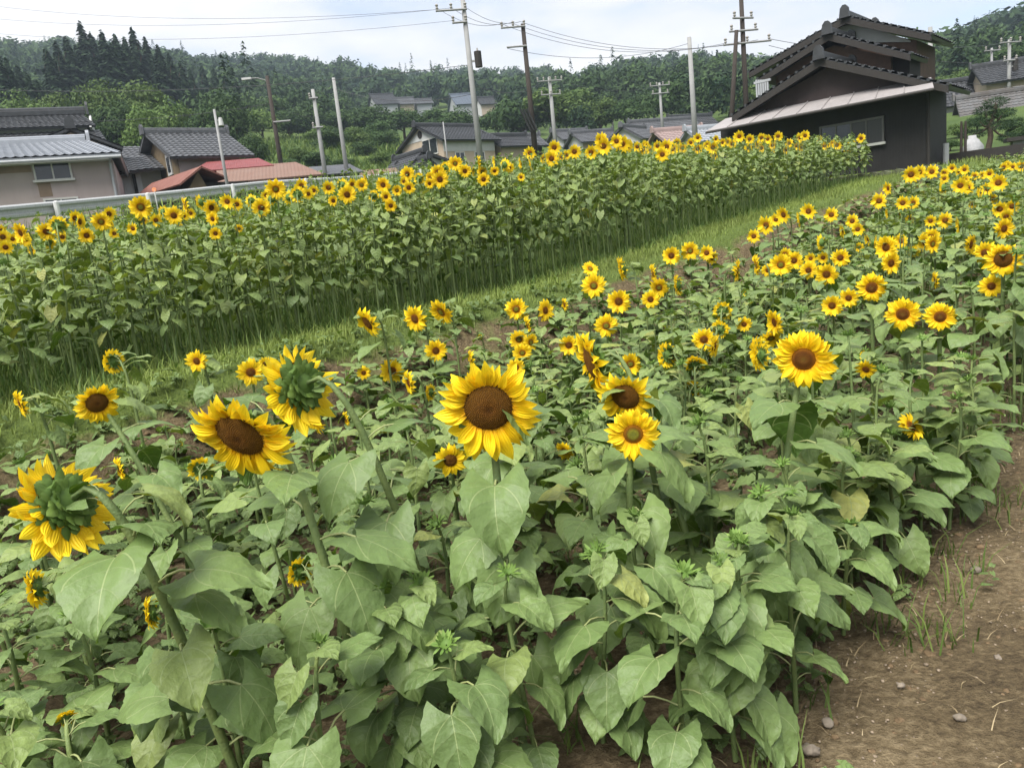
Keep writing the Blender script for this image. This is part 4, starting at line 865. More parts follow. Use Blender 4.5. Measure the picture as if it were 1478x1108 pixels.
# ---- the dark house at the right: three stepped gables over a pale pent roof
azV = math.degrees(math.atan2(V2[0], V2[1]))
h = Fr('dark_house', 'large dark timber house with three stepped gables and a pale pent roof', pt=np.array([*xy(25.5, 0), 0]), az=azV)
on = h.on; xl, xr_ = on(1040, 190)[0], on(1338, 230)[0]; zA = on(1200, 155)[1]; zb = -1.2; DEP = 2.4
ax, az_ = on(1184, 84, -.5); lx, lz = on(1057, 167, -.5); rx, rz2 = on(1369, 123, -.5)
MB().box(xl, xr_, 0, DEP, zb, zA).obj('wall', M_BLACK, h.e); MB().box(xl+.5, on(1323, 200, 3.)[0], DEP+.01, 7.0, zb, zA+.39).obj('rear_wall', M_BLACK, h.e)
gx = lambda x: az_-.10+(lz-az_)*(ax-x)/(ax-lx) if x < ax else az_-.10+(rz2-az_)*(x-ax)/(rx-ax)
MB().prism([(xl+.01, zA+.004), (xr_-.01, zA+.004), (xr_-.01, max(zA+.05, gx(xr_)-.12)), (ax, az_-.25), (xl+.01, max(zA+.02, gx(xl)-.12))], .012, DEP-.02).obj('gable_wall', M_PURP, h.e)
def front_gable(A_, L_, R_, y0, y1, tile, board, nm=''):
    (a0, a1), (l0, l1), (r0__, r1__) = A_, L_, R_
    for (x, z, e) in ((l0, l1, 0), (r0__, r1__, 1)):
        o = slope('roof_slope', (x, y0, z), (x, y1, z), (a0, y0, a1), (a0, y1, a1), tile, h.e, .28, .3, .04, .12)
        dx, dz = a0-x, a1-z; ln = math.hypot(dx, dz); nx_, nz_ = -dz/ln, dx/ln
        if nz_ < 0: nx_, nz_ = -nx_, -nz_
        MB().prism([(x, z-.02), (a0, a1-.02), (a0, a1-.25), (x, z-.22)] if dx > 0 else [(a0, a1-.02), (x, z-.02), (x, z-.22), (a0, a1-.25)], y0-.05, y0+.06).obj('bargeboard', board, o)
        vt = MB(); n = int(ln/.27)
        for i in range(n+1):
            f = i/n; cx, cz = x+dx*f, z+dz*f; vt.tube([(cx, y0-.06, cz+.03), (cx, y0+.25, cz+.04)], .05, 7)
        vt.obj('verge_tiles', tile, o)
    ridge_cap((a0, y0-.05, a1+.04), (a0, y1, a1+.04), tile, h.e, .13, .19)
front_gable((ax, az_), (lx, lz), (rx, rz2), -.5, DEP, M_TILE, M_WOOD)
# pent roof along the front
pe0, pe1 = on(1019, 187, -1.05), on(1348, 130, -1.05); pr0, pr1 = on(1047, 167, -.02), on(1344, 117, -.02)
zE = (pe0[1]+pe1[1])/2; zR = max(zA+.02, (pr0[1]+pr1[1])/2)
p_ = slope('pent_roof', (pe0[0], -1.05, zE), (pe1[0], -1.05, zE), (pr0[0], -.02, zR), (pr1[0], -.02, zR), M_PENT, h.e, None, th=.05)
MB().tube([(pe0[0], -1.09, zE-.06), (pe1[0], -1.09, zE-.06)], .035, 8).obj('gutter', M_WOOD, p_)
for i in range(1, 9): 
    u = i/9; a_ = np.array([pe0[0]+(pe1[0]-pe0[0])*u, -1.03, zE+.02]); b_ = np.array([pr0[0]+(pr1[0]-pr0[0])*u, -.04, zR+.02]); MB().tube([a_, b_], .018, 5).obj('seam', M_PENT, p_)
w0, w1 = on(1186, 184), on(1274, 210); zt, zl = on(1230, 178)[1], on(1230, 211)[1]
window(h, w0[0], w1[0], zl, zt, 4, 0, fm=mat('dark_bronze_frame', (.10, .095, .09), .4, .2, spec=.5), gms=[M_GLASS, M_GLASS, M_CURT, M_CURT])
MB().tube([(xr_+.05, -.03, zb), (xr_+.05, -.03, zA)], .05, 8).obj('drainpipe', M_WOOD, h.e)
MB().tube([(xr_+.25, 1.2, on(1345, 228)[1]-.3), (xr_+.25, 1.2, on(1345, 207)[1])], .09, 10).obj('white_pipe', M_GUTTER, h.e)
# second and third gable
Y2, Y3 = 2.0, 4.0
a2, l2, r2 = on(1196, 48, Y2), on(1094, 115, Y2), on(1314, 78, Y2); a3, l3, r3 = on(1221, 24, Y3), on(1081, 105, Y3), on(1344, 50, Y3)
front_gable(a2, l2, r2, Y2, Y2+2.2, M_TILE, M_WOOD); front_gable(a3, l3, r3, Y3, Y3+3.2, M_TILE, M_WOOD)
w2l, w2r = on(1120, 110, Y2+.5)[0], on(1286, 100, Y2+.5)[0]
MB().prism([(w2l, zA+.3), (w2r, zA+.3), (w2r, on(1286, 82, Y2+.5)[1]), (a2[0], a2[1]-.35), (w2l, on(1120, 102, Y2+.5)[1])], Y2+.5, Y2+2.4).obj('upper_wall', M_BROWNW, h.e)
w3l, w3r = on(1125, 90, Y3+.5)[0], on(1323, 60, Y3+.5)[0]
MB().prism([(w3l, zA+.4), (w3r, zA+.4), (w3r, on(1323, 58, Y3+.5)[1]), (a3[0], a3[1]-.4), (w3l, on(1125, 86, Y3+.5)[1])], Y3+.5, Y3+3).obj('upper_wall', M_BROWNW, h.e)
pl_ = [on(1204, 62, Y3+.46), on(1314, 61, Y3+.46), on(1240, 34, Y3+.46), on(1204, 40, Y3+.46)]
MB().prism([pl_[0], pl_[1], (pl_[1][0], pl_[1][1]+.05), pl_[2], pl_[3]], Y3+.44, Y3+.49).obj('plaster_gable', mat('grey_plaster', (.36, .365, .36), .85, .12, 1.5), h.e)
xo, zo = on(1300, 95, Y2+.9); MB().box(on(1287, 95, Y2+.7)[0], on(1313, 95, Y2+.7)[0], Y2+.7, Y2+2, zA+.3, on(1300, 78, Y2+.7)[1]).obj('recess_shade', mat('recess_shade_black', (.02, .018, .017), .9), h.e)  # solid box, its near-black colour paints the shade of an open recess
br = MB()
for i in range(6):
    q = on(1092+i*3.2, 130, 1.0); br.box(q[0]-.03, q[0]+.03, 1.0, 1.06, q[1]-.5, q[1]+.35)
q0, q1 = on(1088, 122, 1.0), on(1112, 118, 1.0); br.box(q0[0], q1[0], .99, 1.07, q0[1], q0[1]+.08); br.obj('balcony_rail', M_GUTTER, h.e)

# ---- beige house behind the guardrail
h = Fr('beige_house', 'beige rendered two-storey house with silvery roof behind the guardrail', 176, 297, 33, 67); on = h.on
xL = on(-130, 290)[0]; zE = on(165, 231)[1]; zb = -1.5
MB().box(xL, 0, 0, 7.5, zb, zE).obj('wall', M_BEIGE, h.e)
e1 = on(174, 220, -.55); ro = on(124, 203.5, 3.75)
slope('roof_slope', (xL-.5, -.55, e1[1]-.02), (e1[0], -.55, e1[1]-.02), (xL-.5, 3.75, ro[1]), (ro[0], 3.75, ro[1]), M_TILE_S, h.e, .3, .32, .04)
slope('roof_slope', (e1[0], -.55, e1[1]-.02), (e1[0], 8, e1[1]-.02), (ro[0], 3.75, ro[1]), (ro[0], 3.76, ro[1]), M_TILE_S, h.e, .3, .32, .03)
slope('roof_slope', (e1[0], 8, e1[1]-.02), (xL-.5, 8, e1[1]-.02), (ro[0], 3.76, ro[1]), (xL-.5, 3.76, ro[1]), M_TILE_S, h.e, .3, .32, .04)
ridge_cap((xL-.5, 3.75, ro[1]+.03), (ro[0], 3.75, ro[1]+.03), M_TILE_S, h.e)
MB().tube([(xL-.4, -.62, e1[1]-.14), (e1[0], -.62, e1[1]-.14)], .06, 8).obj('gutter', M_GUTTER, h.e)
MB().tube([(-.12, -.08, zb), (-.12, -.08, e1[1]-.3), (-.05, -.6, e1[1]-.16)], .05, 8).obj('drainpipe', M_GUTTER, h.e)
MB().box(xL, -.02, -.5, -.01, e1[1]-.2, e1[1]-.15).obj('soffit', M_WHITE, h.e)
a, b = on(51.5, 250), on(101, 247); z1_, z0_ = on(76, 235)[1], on(78, 258.5)[1]; window(h, a[0], b[0], z0_, z1_, 2)
a, b = on(66, 292), on(111, 289); z1_, z0_ = on(88, 288)[1], on(90, 312)[1]; window(h, a[0], b[0], z0_, z1_, 2)
a, b = on(56, 275)[0], on(75, 275)[0]; MB().box(a, b, -.012, -.002, on(66, 284)[1], on(66, 264)[1]).obj('stained_panel', M_STAIN, h.e)
a, b = on(-60, 243)[0], on(44, 240)[0]; MB().box(a, b, -.012, -.002, on(20, 250)[1], on(20, 236)[1]).obj('stained_panel', M_STAIN, h.e)

# ---- black-roofed farmhouse behind it
h = Fr('farmhouse', 'long black-tiled farmhouse roof in two tiers behind the beige house', 140, 215, 47, 66); on = h.on
xL = on(-150, 190)[0]; r_ = on(118, 165, 3.2); u_ = on(138, 181, .6); l_ = on(160, 212, -1.6)
slope('roof_slope', (xL, .6, u_[1]), (u_[0], .6, u_[1]), (xL, 3.2, r_[1]), (r_[0], 3.2, r_[1]), M_TILE, h.e)
slope('roof_slope', (u_[0], 6, u_[1]), (xL, 6, u_[1]), (r_[0], 3.2, r_[1]), (xL, 3.2, r_[1]), M_TILE, h.e)
ridge_cap((xL, 3.2, r_[1]+.03), (r_[0]+.2, 3.2, r_[1]+.03), M_TILE, h.e, .22, .35)
um = on(140, 186, .9)[1]; slope('lower_roof', (xL, -1.6, l_[1]), (l_[0], -1.6, l_[1]), (xL, 1.0, um-.05), (u_[0]+.1, 1.0, um-.05), M_TILE, h.e)
MB().box(xL, u_[0]-.5, .98, 5.6, -2, u_[1]+.05).obj('wall', M_WHITE, h.e); MB().box(xL, l_[0]-1, -.8, .97, -2, l_[1]-.1).obj('wall', M_WOOD, h.e)
MB().prismx([(.4, u_[1]-.1), (6.1, u_[1]-.1), (3.2, r_[1]-.05)], u_[0]-.3, u_[0]-.2).obj('gable_wall', M_WHITE, h.e)
# ---- small gabled roof in front of it
h = Fr('entrance_wing', 'small black-tiled gabled wing between the beige house and the storehouse', 172, 232, 40, 62); on = h.on
A_, L_, R_ = on(101, 184), on(48, 206), on(178, 213)
slope('roof_slope', (L_[0], 0, L_[1]), (L_[0], 6, L_[1]), (A_[0], 0, A_[1]), (A_[0], 6, A_[1]), M_TILE, h.e); slope('roof_slope', (R_[0], 0, R_[1]), (R_[0], 6, R_[1]), (A_[0], 0, A_[1]), (A_[0], 6, A_[1]), M_TILE, h.e)
ridge_cap((A_[0], -.05, A_[1]+.03), (A_[0], 6, A_[1]+.03), M_TILE, h.e)
MB().prism([(L_[0]+.5, -2), (R_[0]-.5, -2), (R_[0]-.5, R_[1]+.05), (A_[0], A_[1]-.15), (L_[0]+.5, L_[1]+.05)], .4, 5.6).obj('wall', M_CREAM, h.e)
q0, q1, q2 = on(168, 250, -1.2), on(221, 243, -1.2), on(206, 226, .8); slope('lower_roof', (q0[0], -1.2, q0[1]), (q1[0], -1.2, q1[1]), (q0[0], .8, q2[1]), (q2[0], .8, q2[1]), M_TILE, h.e)
MB().box(q0[0]+.2, on(206, 270, -.4)[0], -.4, .7, -2, q0[1]+.05).obj('lower_wall', M_WHITE, h.e)
for px in (172, 196): MB().box(on(px, 270, -.45)[0]-.07, on(px, 270, -.45)[0]+.07, -.52, -.41, -2, q0[1]).obj('post', M_WOOD, h.e)

# ---- houses seen on a corner: gable on the left face, long wall on the right face
def corner_house(name, label, px, py, d, az, pxr, pxl, eave_y, ridge_y, wm, gm, rm, ov=.5, period=.28, cat='house'):
    h = Fr(name, label, px, py, d, az, cat=cat); L_ = h.on(pxr, py)[0]; D_ = abs(h.onx(pxl, py)[0]); he = h.on(px, eave_y)[1]; zr = h.on(px, ridge_y, D_/2)[1]
    L_ = max(3.0, min(L_, 16)); D_ = max(3.0, min(D_, 10)); rise = max(.8, zr-he)
    gable_body(h, 0, L_, 0, D_, he, rise, wm); MB().prismx([(.03, -1), (D_-.03, -1), (D_-.03, he-.02), (D_/2, he+rise-.06), (.03, he-.02)], -.03, -.003).obj('gable_wall', gm, h.e)
    gable_roof(h, 0, L_, 0, D_, he, rise, rm, ov, ov*.9, period); h.L, h.D, h.he, h.rise = L_, D_, he, rise; return h
h = corner_house('storehouse', 'ochre mud-walled storehouse with grey tiled roof behind the sheds', 263, 262, 41, 52, 352, 214, 222, 194, M_BEIGE, M_MUD, M_TILE_G, .6)
yy_, zz_ = h.onx(246, 238); MB().box(-.09, -.031, yy_-.35, yy_+.35, zz_-.5, zz_+.5).obj('window', M_WHITE, h.e); MB().box(-.11, -.091, yy_-.2, yy_+.2, zz_-.35, zz_+.35).obj('pane', M_GLASS, h.e.children[-1])
slope('annex_roof', (-3.6, h.D*.35, h.he-.4), (-.1, h.D*.35, h.he-.4), (-3.6, h.D*.95, h.he+1.2), (-.1, h.D*.95, h.he+1.2), M_TILE_G, h.e)
MB().box(-3.2, -.1, h.D*.5, h.D*.95, -1, h.he-.2).obj('annex_wall', M_WHITE, h.e)
h = Fr('rusty_shed', 'small mud-walled shed with rusty sheet roof in front of the storehouse', 306, 287, 34, 46, cat='shed'); on = h.on
A_, L_, R_ = on(286, 241), on(254, 267), on(324, 257)
YD = 5.0
slope('roof_slope', (L_[0], -.3, L_[1]), (L_[0], YD, L_[1]), (A_[0], -.3, A_[1]), (A_[0], YD, A_[1]), M_RUST, h.e, None, th=.07); slope('roof_slope', (R_[0], -.3, R_[1]), (R_[0], YD, R_[1]), (A_[0], -.3, A_[1]), (A_[0], YD, A_[1]), M_RUST, h.e, None, th=.07)
MB().prism([(on(266, 280)[0], -1), (on(304, 280)[0], -1), (on(304, 280)[0], A_[1]-.9), (A_[0], A_[1]-.15), (on(266, 280)[0], A_[1]-1.2)], .1, YD-.3).obj('wall', M_MUD, h.e)
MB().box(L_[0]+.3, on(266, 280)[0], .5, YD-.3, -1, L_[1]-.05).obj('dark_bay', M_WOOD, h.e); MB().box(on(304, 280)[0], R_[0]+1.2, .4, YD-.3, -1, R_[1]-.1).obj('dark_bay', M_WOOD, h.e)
def lean_shed(name, label, px, py, d, az, pxr, ey, ry, depth, rm, wm, pxl_r=None, pxr_r=None):
    h = Fr(name, label, px, py, d, az, cat='shed'); L_ = h.on(pxr, py)[0]; he = h.on(px, ey)[1]; x0, zr = h.on(pxl_r or px, ry, depth); x1 = h.on(pxr_r or pxr, ry, depth)[0]
    slope('roof_slope', (-.3, -.4, he), (L_+.3, -.4, he), (x0, depth, zr), (x1, depth, zr), rm, h.e, None, th=.07); slope('roof_slope', (L_+.3, depth*2+.4, he), (-.3, depth*2+.4, he), (x1, depth+.01, zr), (x0, depth+.01, zr), rm, h.e, None, th=.07)
    MB().box(0, L_, .1, depth*2-.1, -1, he-.02).obj('wall', wm, h.e)
    for k in range(4): MB().box(L_*k/3-.06, L_*k/3+.06, -.05, .08, -1, he-.05).obj('post', M_WOOD, h.e)
    return h
lean_shed('long_shed', 'long open shed with rusty brown sheet roof beside the guardrail', 330, 285, 36, 76, 462, 264, 243, 2.6, M_BRN, M_WOOD, 312, 428)
lean_shed('red_roofed_shed', 'shed with faded red sheet roof just behind the long brown one', 292, 275, 38.6, 76, 392, 248, 234, 2.2, M_RED, M_WOOD, 298, 374)
lean_shed('grey_shed', 'low grey-roofed shed right of the long brown shed', 440, 272, 47, 72, 520, 255, 241, 1.8, M_TILE_G, M_WOOD, 446, 505)
lean_shed('low_brown_shed', 'low brown-roofed hut in front of the terraced paddies', 524, 265, 50, 74, 572, 255, 246, 1.5, M_BRN, M_WOOD)

# ---- white-gabled house at the centre
h = corner_house('white_gabled_house', 'cream two-storey house with white triangular gable below the concrete pole', 643, 234, 57, 50, 716, 583, 200, 184, M_CREAM, M_CREAM, M_TILE, .45)
yg, zg = h.onx(626, 192); MB().prismx([(h.D*.16, h.he+.25), (h.D*.84, h.he+.25), (h.D/2, h.he+h.rise-.28)], -.06, -.031).obj('plaster_gable', M_WHITE, h.e)
MB().tube([(-.10, h.D/2, h.he+h.rise*.55), (-.061, h.D/2, h.he+h.rise*.55)], .28, 10).obj('gable_vent', M_WOOD, h.e)
MB().box(-.03, h.L, -.03, -.002, h.he-.9, h.he-.25).obj('plaster_band', M_WHITE, h.e)
for a, b in ((656, 668), (684, 697)):
    x0, x1 = h.on(a, 211)[0], h.on(b, 211)[0]; window(h, x0, x1, h.he-2.0, h.he-1.0, 2)
yy_, zz_ = h.onx(622, 212); MB().box(-.1, -.031, yy_-.9, yy_+.9, zz_-.6, zz_+.6).obj('window', M_ALU, h.e); w_ = h.e.children[-1]
for k in (-.45, .45): MB().box(-.12, -.101, yy_+k-.4, yy_+k+.4, zz_-.5, zz_+.5).obj('pane', M_GLASS, w_)
h2 = Fr('tiled_porch', 'dark tiled low roofs with white gable in front of the cream house', 650, 246, 52, 55, cat='house'); on = h2.on
for a, l, r, y in ((on(612, 218), on(586, 246), on(655, 233), 0), (on(618, 228, -1.2), on(592, 248, -1.2), on(640, 246, -1.2), -1.2)):
    slope('roof_slope', (l[0], y, l[1]), (l[0], y+4, l[1]), (a[0], y, a[1]), (a[0], y+4, a[1]), M_TILE, h2.e); slope('roof_slope', (r[0], y, r[1]), (r[0], y+4, r[1]), (a[0], y, a[1]), (a[0], y+4, a[1]), M_TILE, h2.e)
    MB().prism([(l[0]+.4, -1), (r[0]-.4, -1), (r[0]-.4, r[1]), (a[0], a[1]-.15), (l[0]+.4, l[1])], y+.35, y+3.8).obj('wall', M_WHITE, h2.e); ridge_cap((a[0], y-.05, a[1]+.02), (a[0], y+4, a[1]+.02), M_TILE, h2.e)

# ---- smaller and farther houses: px, py of the near corner, distance, az, right px, left px, eave y, ridge y
FARH = [
 ('cream_annex', 'small cream house with dark roof right of the white-gabled house', 726, 224, 60, 55, 738, 700, 209, 201, M_CREAM, M_CREAM, M_TILE),
 ('black_shed', 'small black shed beside the wooden utility pole', 733, 226, 62, 70, 764, 728, 211, 203, M_WOOD, M_WOOD, M_TILE_G),
 ('grey_roofed_house', 'small grey-roofed house behind the flowers left of the middle pole', 815, 212, 75, 65, 842, 800, 200, 190, M_WHITE, M_WHITE, M_TILE_G),
 ('low_tiled_house', 'low tiled house with pale wall behind the tall bed', 842, 210, 70, 70, 890, 830, 203, 192, M_CREAM, M_WHITE, M_TILE_G),
 ('white_gable_barn', 'pale gabled barn left of the long tiled roof', 925, 206, 66, 40, 950, 893, 197, 184, M_WHITE, M_WHITE, M_TILE_G),
 ('long_tiled_house', 'long grey-tiled house behind the sunflowers left of the dark house', 928, 205, 72, 72, 1010, 918, 190, 175, M_BROWNW, M_BROWNW, M_TILE_G),
 ('dark_tiled_barn', 'dark tiled barn just left of the pale pent roof', 985, 200, 80, 68, 1036, 972, 184, 168, M_WOOD, M_WHITE, M_TILE),
 ('pink_roofed_shed', 'low shed with faded pinkish sheet roof behind the tall bed', 965, 210, 58, 76, 1012, 958, 203, 193, M_WOOD, M_WOOD, mat('faded_pink_roof', (.27, .20, .185), .6, .2, 2)),
 ('white_roofed_shed', 'tiny shed with pale roof at the left end of the dark house', 1014, 207, 56, 76, 1034, 1008, 201, 195, M_WHITE, M_WHITE, mat('pale_roof', (.26, .275, .30), .5, .15, 2)),
 ('hill_farmhouse', 'white-walled farmhouse with tiered dark roof high on the hillside', 546, 160, 175, 70, 575, 526, 150, 140, M_GUTTER, M_GUTTER, M_TILE),
 ('hill_outbuilding', 'pale outbuilding right beside the hillside farmhouse', 578, 158, 178, 70, 598, 574, 149, 142, M_CREAM, M_WHITE, M_TILE_G),
 ('hill_cottage', 'small cottage at the right end of the hillside farm group', 602, 157, 180, 70, 624, 598, 149, 144, M_GUTTER, M_GUTTER, M_TILE_G),
 ('blue_roofed_house', 'dark blue-roofed house on the hillside right of the concrete pole', 660, 157, 172, 74, 686, 648, 150, 137, M_GUTTER, M_GUTTER, mat('blue_grey_roof', (.10, .12, .15), .5, .2, 2)),
 ('ridge_cottage', 'small tiled cottage on the hillside just right of the blue-roofed house', 695, 155, 170, 70, 714, 690, 149, 141, M_CREAM, M_WHITE, M_TILE),
 ('yellow_gabled_house', 'timbered house with ochre gable at the upper right edge', 1425, 140, 62, 110, 1500, 1400, 118, 97, M_CREAM, M_CREAM, M_TILE),
 ('grey_barn', 'barn with weathered grey roof at the right behind the pine', 1396, 186, 56, 112, 1500, 1384, 168, 143, M_WOOD, M_WHITE, mat('weathered_roof', (.105, .107, .11), .8, col2=(.075, .066, .06), scale=1.2)),
 ('tiled_cottage', 'dark tiled cottage between the dark house and the grey barn', 1366, 165, 64, 100, 1420, 1350, 148, 120, M_WHITE, M_WHITE, M_TILE),
]
for nm, lab, px, py, d, az, pr, plx, ey, ry, wm, gm, rm in FARH:
    hh = corner_house(nm, lab, px, py, d, az, pr, plx, ey, ry, wm, gm, rm, .45, .28 if d < 85 else .6)
    if hh.L > 4.5:
        for k in range(2): x = hh.L*(.25+.4*k); window(hh, x, x+1.4, max(.6, hh.he-1.9), hh.he-.8, 2, sill=False)

# ================================================================== UTILITY POLES AND WIRES
M_PC = mat('pole_concrete', (.26, .26, .255), .85, .2, 2); M_PW = mat('pole_timber', (.045, .036, .030), .9, .35, 5, streak=(6, 6, .6)); M_INS = mat('porcelain', (.30, .28, .26), .3, .2); M_STEEL = mat('pole_steel', (.24, .24, .24), .6, .2)
POLES = {}
def pole(key, pb, pt, d, r, m, label, arms=(), extra=None, lean=None):
    b = hit_d(pb[0], pb[1], d); zb = G(b); q = hit_d(pt[0], pt[1], d)
    # vertical pole: height where the photo shows its top
    zt = min(b[2]+14, max(q[2], b[2]+2)); root = empty('utility_pole', (b[0], b[1], zb)); tag(root, label, 'utility pole', 'utility poles')
    top = np.array([0, 0, zt-zb]) if lean is None else np.array([*(q[:2]-b[:2]), zt-zb])
    MB().tube([(0, 0, -.5), top], [r*1.15, r*.75], 12).obj('pole', m, root, True)
    for py, half, off_, nin in arms:
        z = zt-zb-py; vx = np.array([math.cos(off_), math.sin(off_), 0]); c = np.array([0, -r*1.1, z]); a, e = half if hasattr(half, '__len__') else (-half, half)
        ar = MB().tube([c+vx*a, c+vx*e], .05, 6).obj('crossarm', M_STEEL, root)
        for i in range(nin):
            x = a+(e-a)*(i+.1)/max(1, nin-.8); MB().tube([c+vx*x+np.array([0, 0, .04]), c+vx*x+np.array([0, 0, .12]), c+vx*x+np.array([0, 0, .16]), c+vx*x+np.array([0, 0, .24]), c+vx*x+np.array([0, 0, .30])], [.03, .07, .04, .08, .03], 8).obj('insulator', M_INS, ar)
    if extra: extra(root, zt-zb, r)
    POLES[key] = (np.array([b[0], b[1], zb]), zt-zb); return root
def transformer(zrel):
    def f(root, hz, r):
        o = MB().tube([(r+.28, 0, hz-zrel-.35), (r+.28, 0, hz-zrel+.35)], .17, 12).obj('transformer', M_WOOD, root); MB().tube([(r+.28, 0, hz-zrel+.351), (r+.28, 0, hz-zrel+.5)], [.05, .03], 8).obj('bushing', M_INS, o); MB().box(0, r+.3, -.04, .04, hz-zrel-.1, hz-zrel-.02).obj('bracket', M_STEEL, root)
    return f
def lamp(root, hz, r):
    MB().tube([(0, 0, hz-.25), (-.5, 0, hz-.05), (-.95, 0, hz-.02)], .025, 6).obj('lamp_arm', M_STEEL, root); MB().box(-1.35, -.85, -.09, .09, hz-.08, hz+.03).obj('street_lamp', M_WHITE, root)
def sleeve(root, hz, r):
    for k in range(3): MB().tube([(-.55+.16*k, -.25, hz-4.2), (-.15+.16*k, -.25, hz-5.3)], .06, 8).obj('black_cable_guard', mat('black_rubber', (.02, .02, .02), .6), root)
pole('main', (693, 225), (656, -14), 38, .135, M_PC, 'tall concrete pole running out of the top of the photo', [(.9, (-1.3, .15), .15, 3), (1.45, (-.6, .1), .1, 2)], transformer(3.1))
pole('three', (772, 213), (737, 37), 42, .14, M_PW, 'dark wooden pole with three insulators and black cable guards', [(.15, (-1.15, .12), .1, 3), (1.1, (-.95, .1), .1, 0)], sleeve)
pole('mid', (801, 200), (789, 112), 62, .16, M_PC, 'concrete pole with cluttered crossarms near the yellow-green tree', [(.3, 1.0, .2, 5), (1.3, .8, .2, 3)])
pole('bare', (1003, 192), (995, 54), 45, .15, M_PC, 'bare pale concrete pole left of the dark house')
pole('twin', (1077, 150), (1068, -12), 40, .13, M_PW, 'dark wooden pole with crossed arms behind the roof', [(1.2, .55, .3, 2), (1.75, .7, .1, 2), (2.3, (-1.0, 1.3), .05, 3)])
pole('brace', (1048, 165), (1063, 44), 39.6, .12, M_PW, 'leaning dark brace pole propping the wooden one', lean=True)
pole('slim', (957, 198), (950, 120), 72, .13, M_PC, 'slim concrete pole over the long tiled roof', [(.25, .9, .1, 4), (.9, .8, .1, 2)])
pole('lampw', (407, 246), (385, 110), 45, .13, M_PW, 'wooden pole with a small street lamp over the long shed', [(2.4, (0, .9), .1, 0)], lamp)
pole('grey', (470, 255), (440, 130), 47, .13, M_PC, 'shorter of two concrete poles by the terraced paddies', [(.5, .25, .1, 1), (2.1, .3, .1, 1)])
pole('plain', (501, 250), (476, 113), 48, .13, M_PC, 'plain pale concrete pole right of the shorter one')
pole('thin', (331, 285), (312, 158), 31, .06, M_STEEL, 'thin steel pole with a white lamp before the red roof', [], lambda root, hz, r: (MB().tube([(0, 0, hz-.4), (.22, -.1, hz-.4)], .02, 6).obj('lamp_arm', M_STEEL, root), MB().tube([(.2, -.1, hz-.6), (.2, -.1, hz-.32)], [.1, .06], 10).obj('lamp_head', M_WHITE, root)))
pole('backr', (1343, 120), (1340, 40), 42, .12, M_PC, 'pole rising behind the right end of the dark house')
pole('right', (1456, 135), (1453, 58), 62, .12, M_PC, 'concrete pole with arms at the far upper right', [(.2, .8, .2, 3), (1.3, .5, .1, 2)], transformer(1.6))
pole('right2', (1431, 120), (1429, 70), 70, .1, M_STEEL, 'thin pole left of the far upper right one', [(.2, .7, .2, 2)])
pole('distant', (886, 198), (884, 166), 105, .12, M_PC, 'tiny distant pole against the forested hill', [(.3, .8, .1, 2)])
pole('low', (645, 222), (672, 180), 52, .05, M_STEEL, 'thin sign post before the cream house')
M_WIRE = mat('wire', (.05, .05, .055), .6)
def wire(a, b, sag, r, label):
    a, b = np.asarray(a, float), np.asarray(b, float); n = 22; pts = [a*(1-k)+b*k-np.array([0, 0, sag*4*k*(1-k)]) for k in np.linspace(0, 1, n)]
    tag(MB().tube([p-a for p in pts], r, 4, cap=False).obj('overhead_wire', M_WIRE, None, loc=tuple(a)), label, 'wire', 'overhead wires')
def top(k, dz=0., dx=0.): p, hz = POLES[k]; return p+np.array([dx, 0, hz-dz])
far_l = lambda px, py, d: hit_d(px, py, d)
def dirn(w, n): return f'overhead wire {w}, {n} of its span'
for i, (dz, dx) in enumerate(((.75, -1.2), (.75, -.6), (1.3, -.5))): wire(top('main', dz, dx), far_l(-120, -8+i*22, 70), .9, .007, dirn('from the tall concrete pole out to the left', ('top', 'middle', 'lowest')[i]))
wire(top('main', 3.3, 0), far_l(-160, 120, 60), .8, .012, 'overhead cable crossing the left hillside to the concrete pole')
for i in range(3): wire(top('main', .7, -1.2+.6*i), top('three', -.12, -1.1+.5*i), .35, .010, dirn('between the concrete and the three-insulator pole', ('left', 'middle', 'right')[i]))
for i in range(3): wire(top('three', -.12, -1.1+.5*i), top('twin', 2.2, -.9+.8*i), .8, .010, dirn('from the three-insulator pole to the crossed-arm pole', ('upper', 'middle', 'lower')[i]))
wire(top('three', 1.1, -.9), top('bare', .3), .6, .011, 'overhead wire sagging to the bare pale pole')
for i in range(2): wire(top('twin', 2.2+.3*i, 1.2), far_l(1560, 90+i*40, 60), .5, .012, dirn('from the crossed-arm pole over the dark roof', ('upper', 'lower')[i]))
wire(top('plain', .2), top('grey', .3), .1, .010, 'short wire between the two concrete poles by the paddies'); wire(top('grey', 1.5), top('lampw', 1.2), .3, .010, 'wire from the shorter concrete pole to the lamp pole'); wire(top('plain', .6), top('main', 4.6), .5, .012, 'wire from the plain pale pole to the tall concrete pole')
wire(top('lampw', 1.4), far_l(-140, 170, 40), .5, .012, 'wire from the lamp pole off to the left'); wire(top('mid', .3, .6), top('slim', .3, -.6), .5, .010, 'wire from the cluttered pole to the slim pole'); wire(top('main', 4.2), top('mid', .4, -.8), .5, .012, 'wire from the concrete pole to the cluttered pole')
wire(top('right', .2), far_l(1300, 60, 120), .5, .012, 'wire from the far right pole toward the hill')

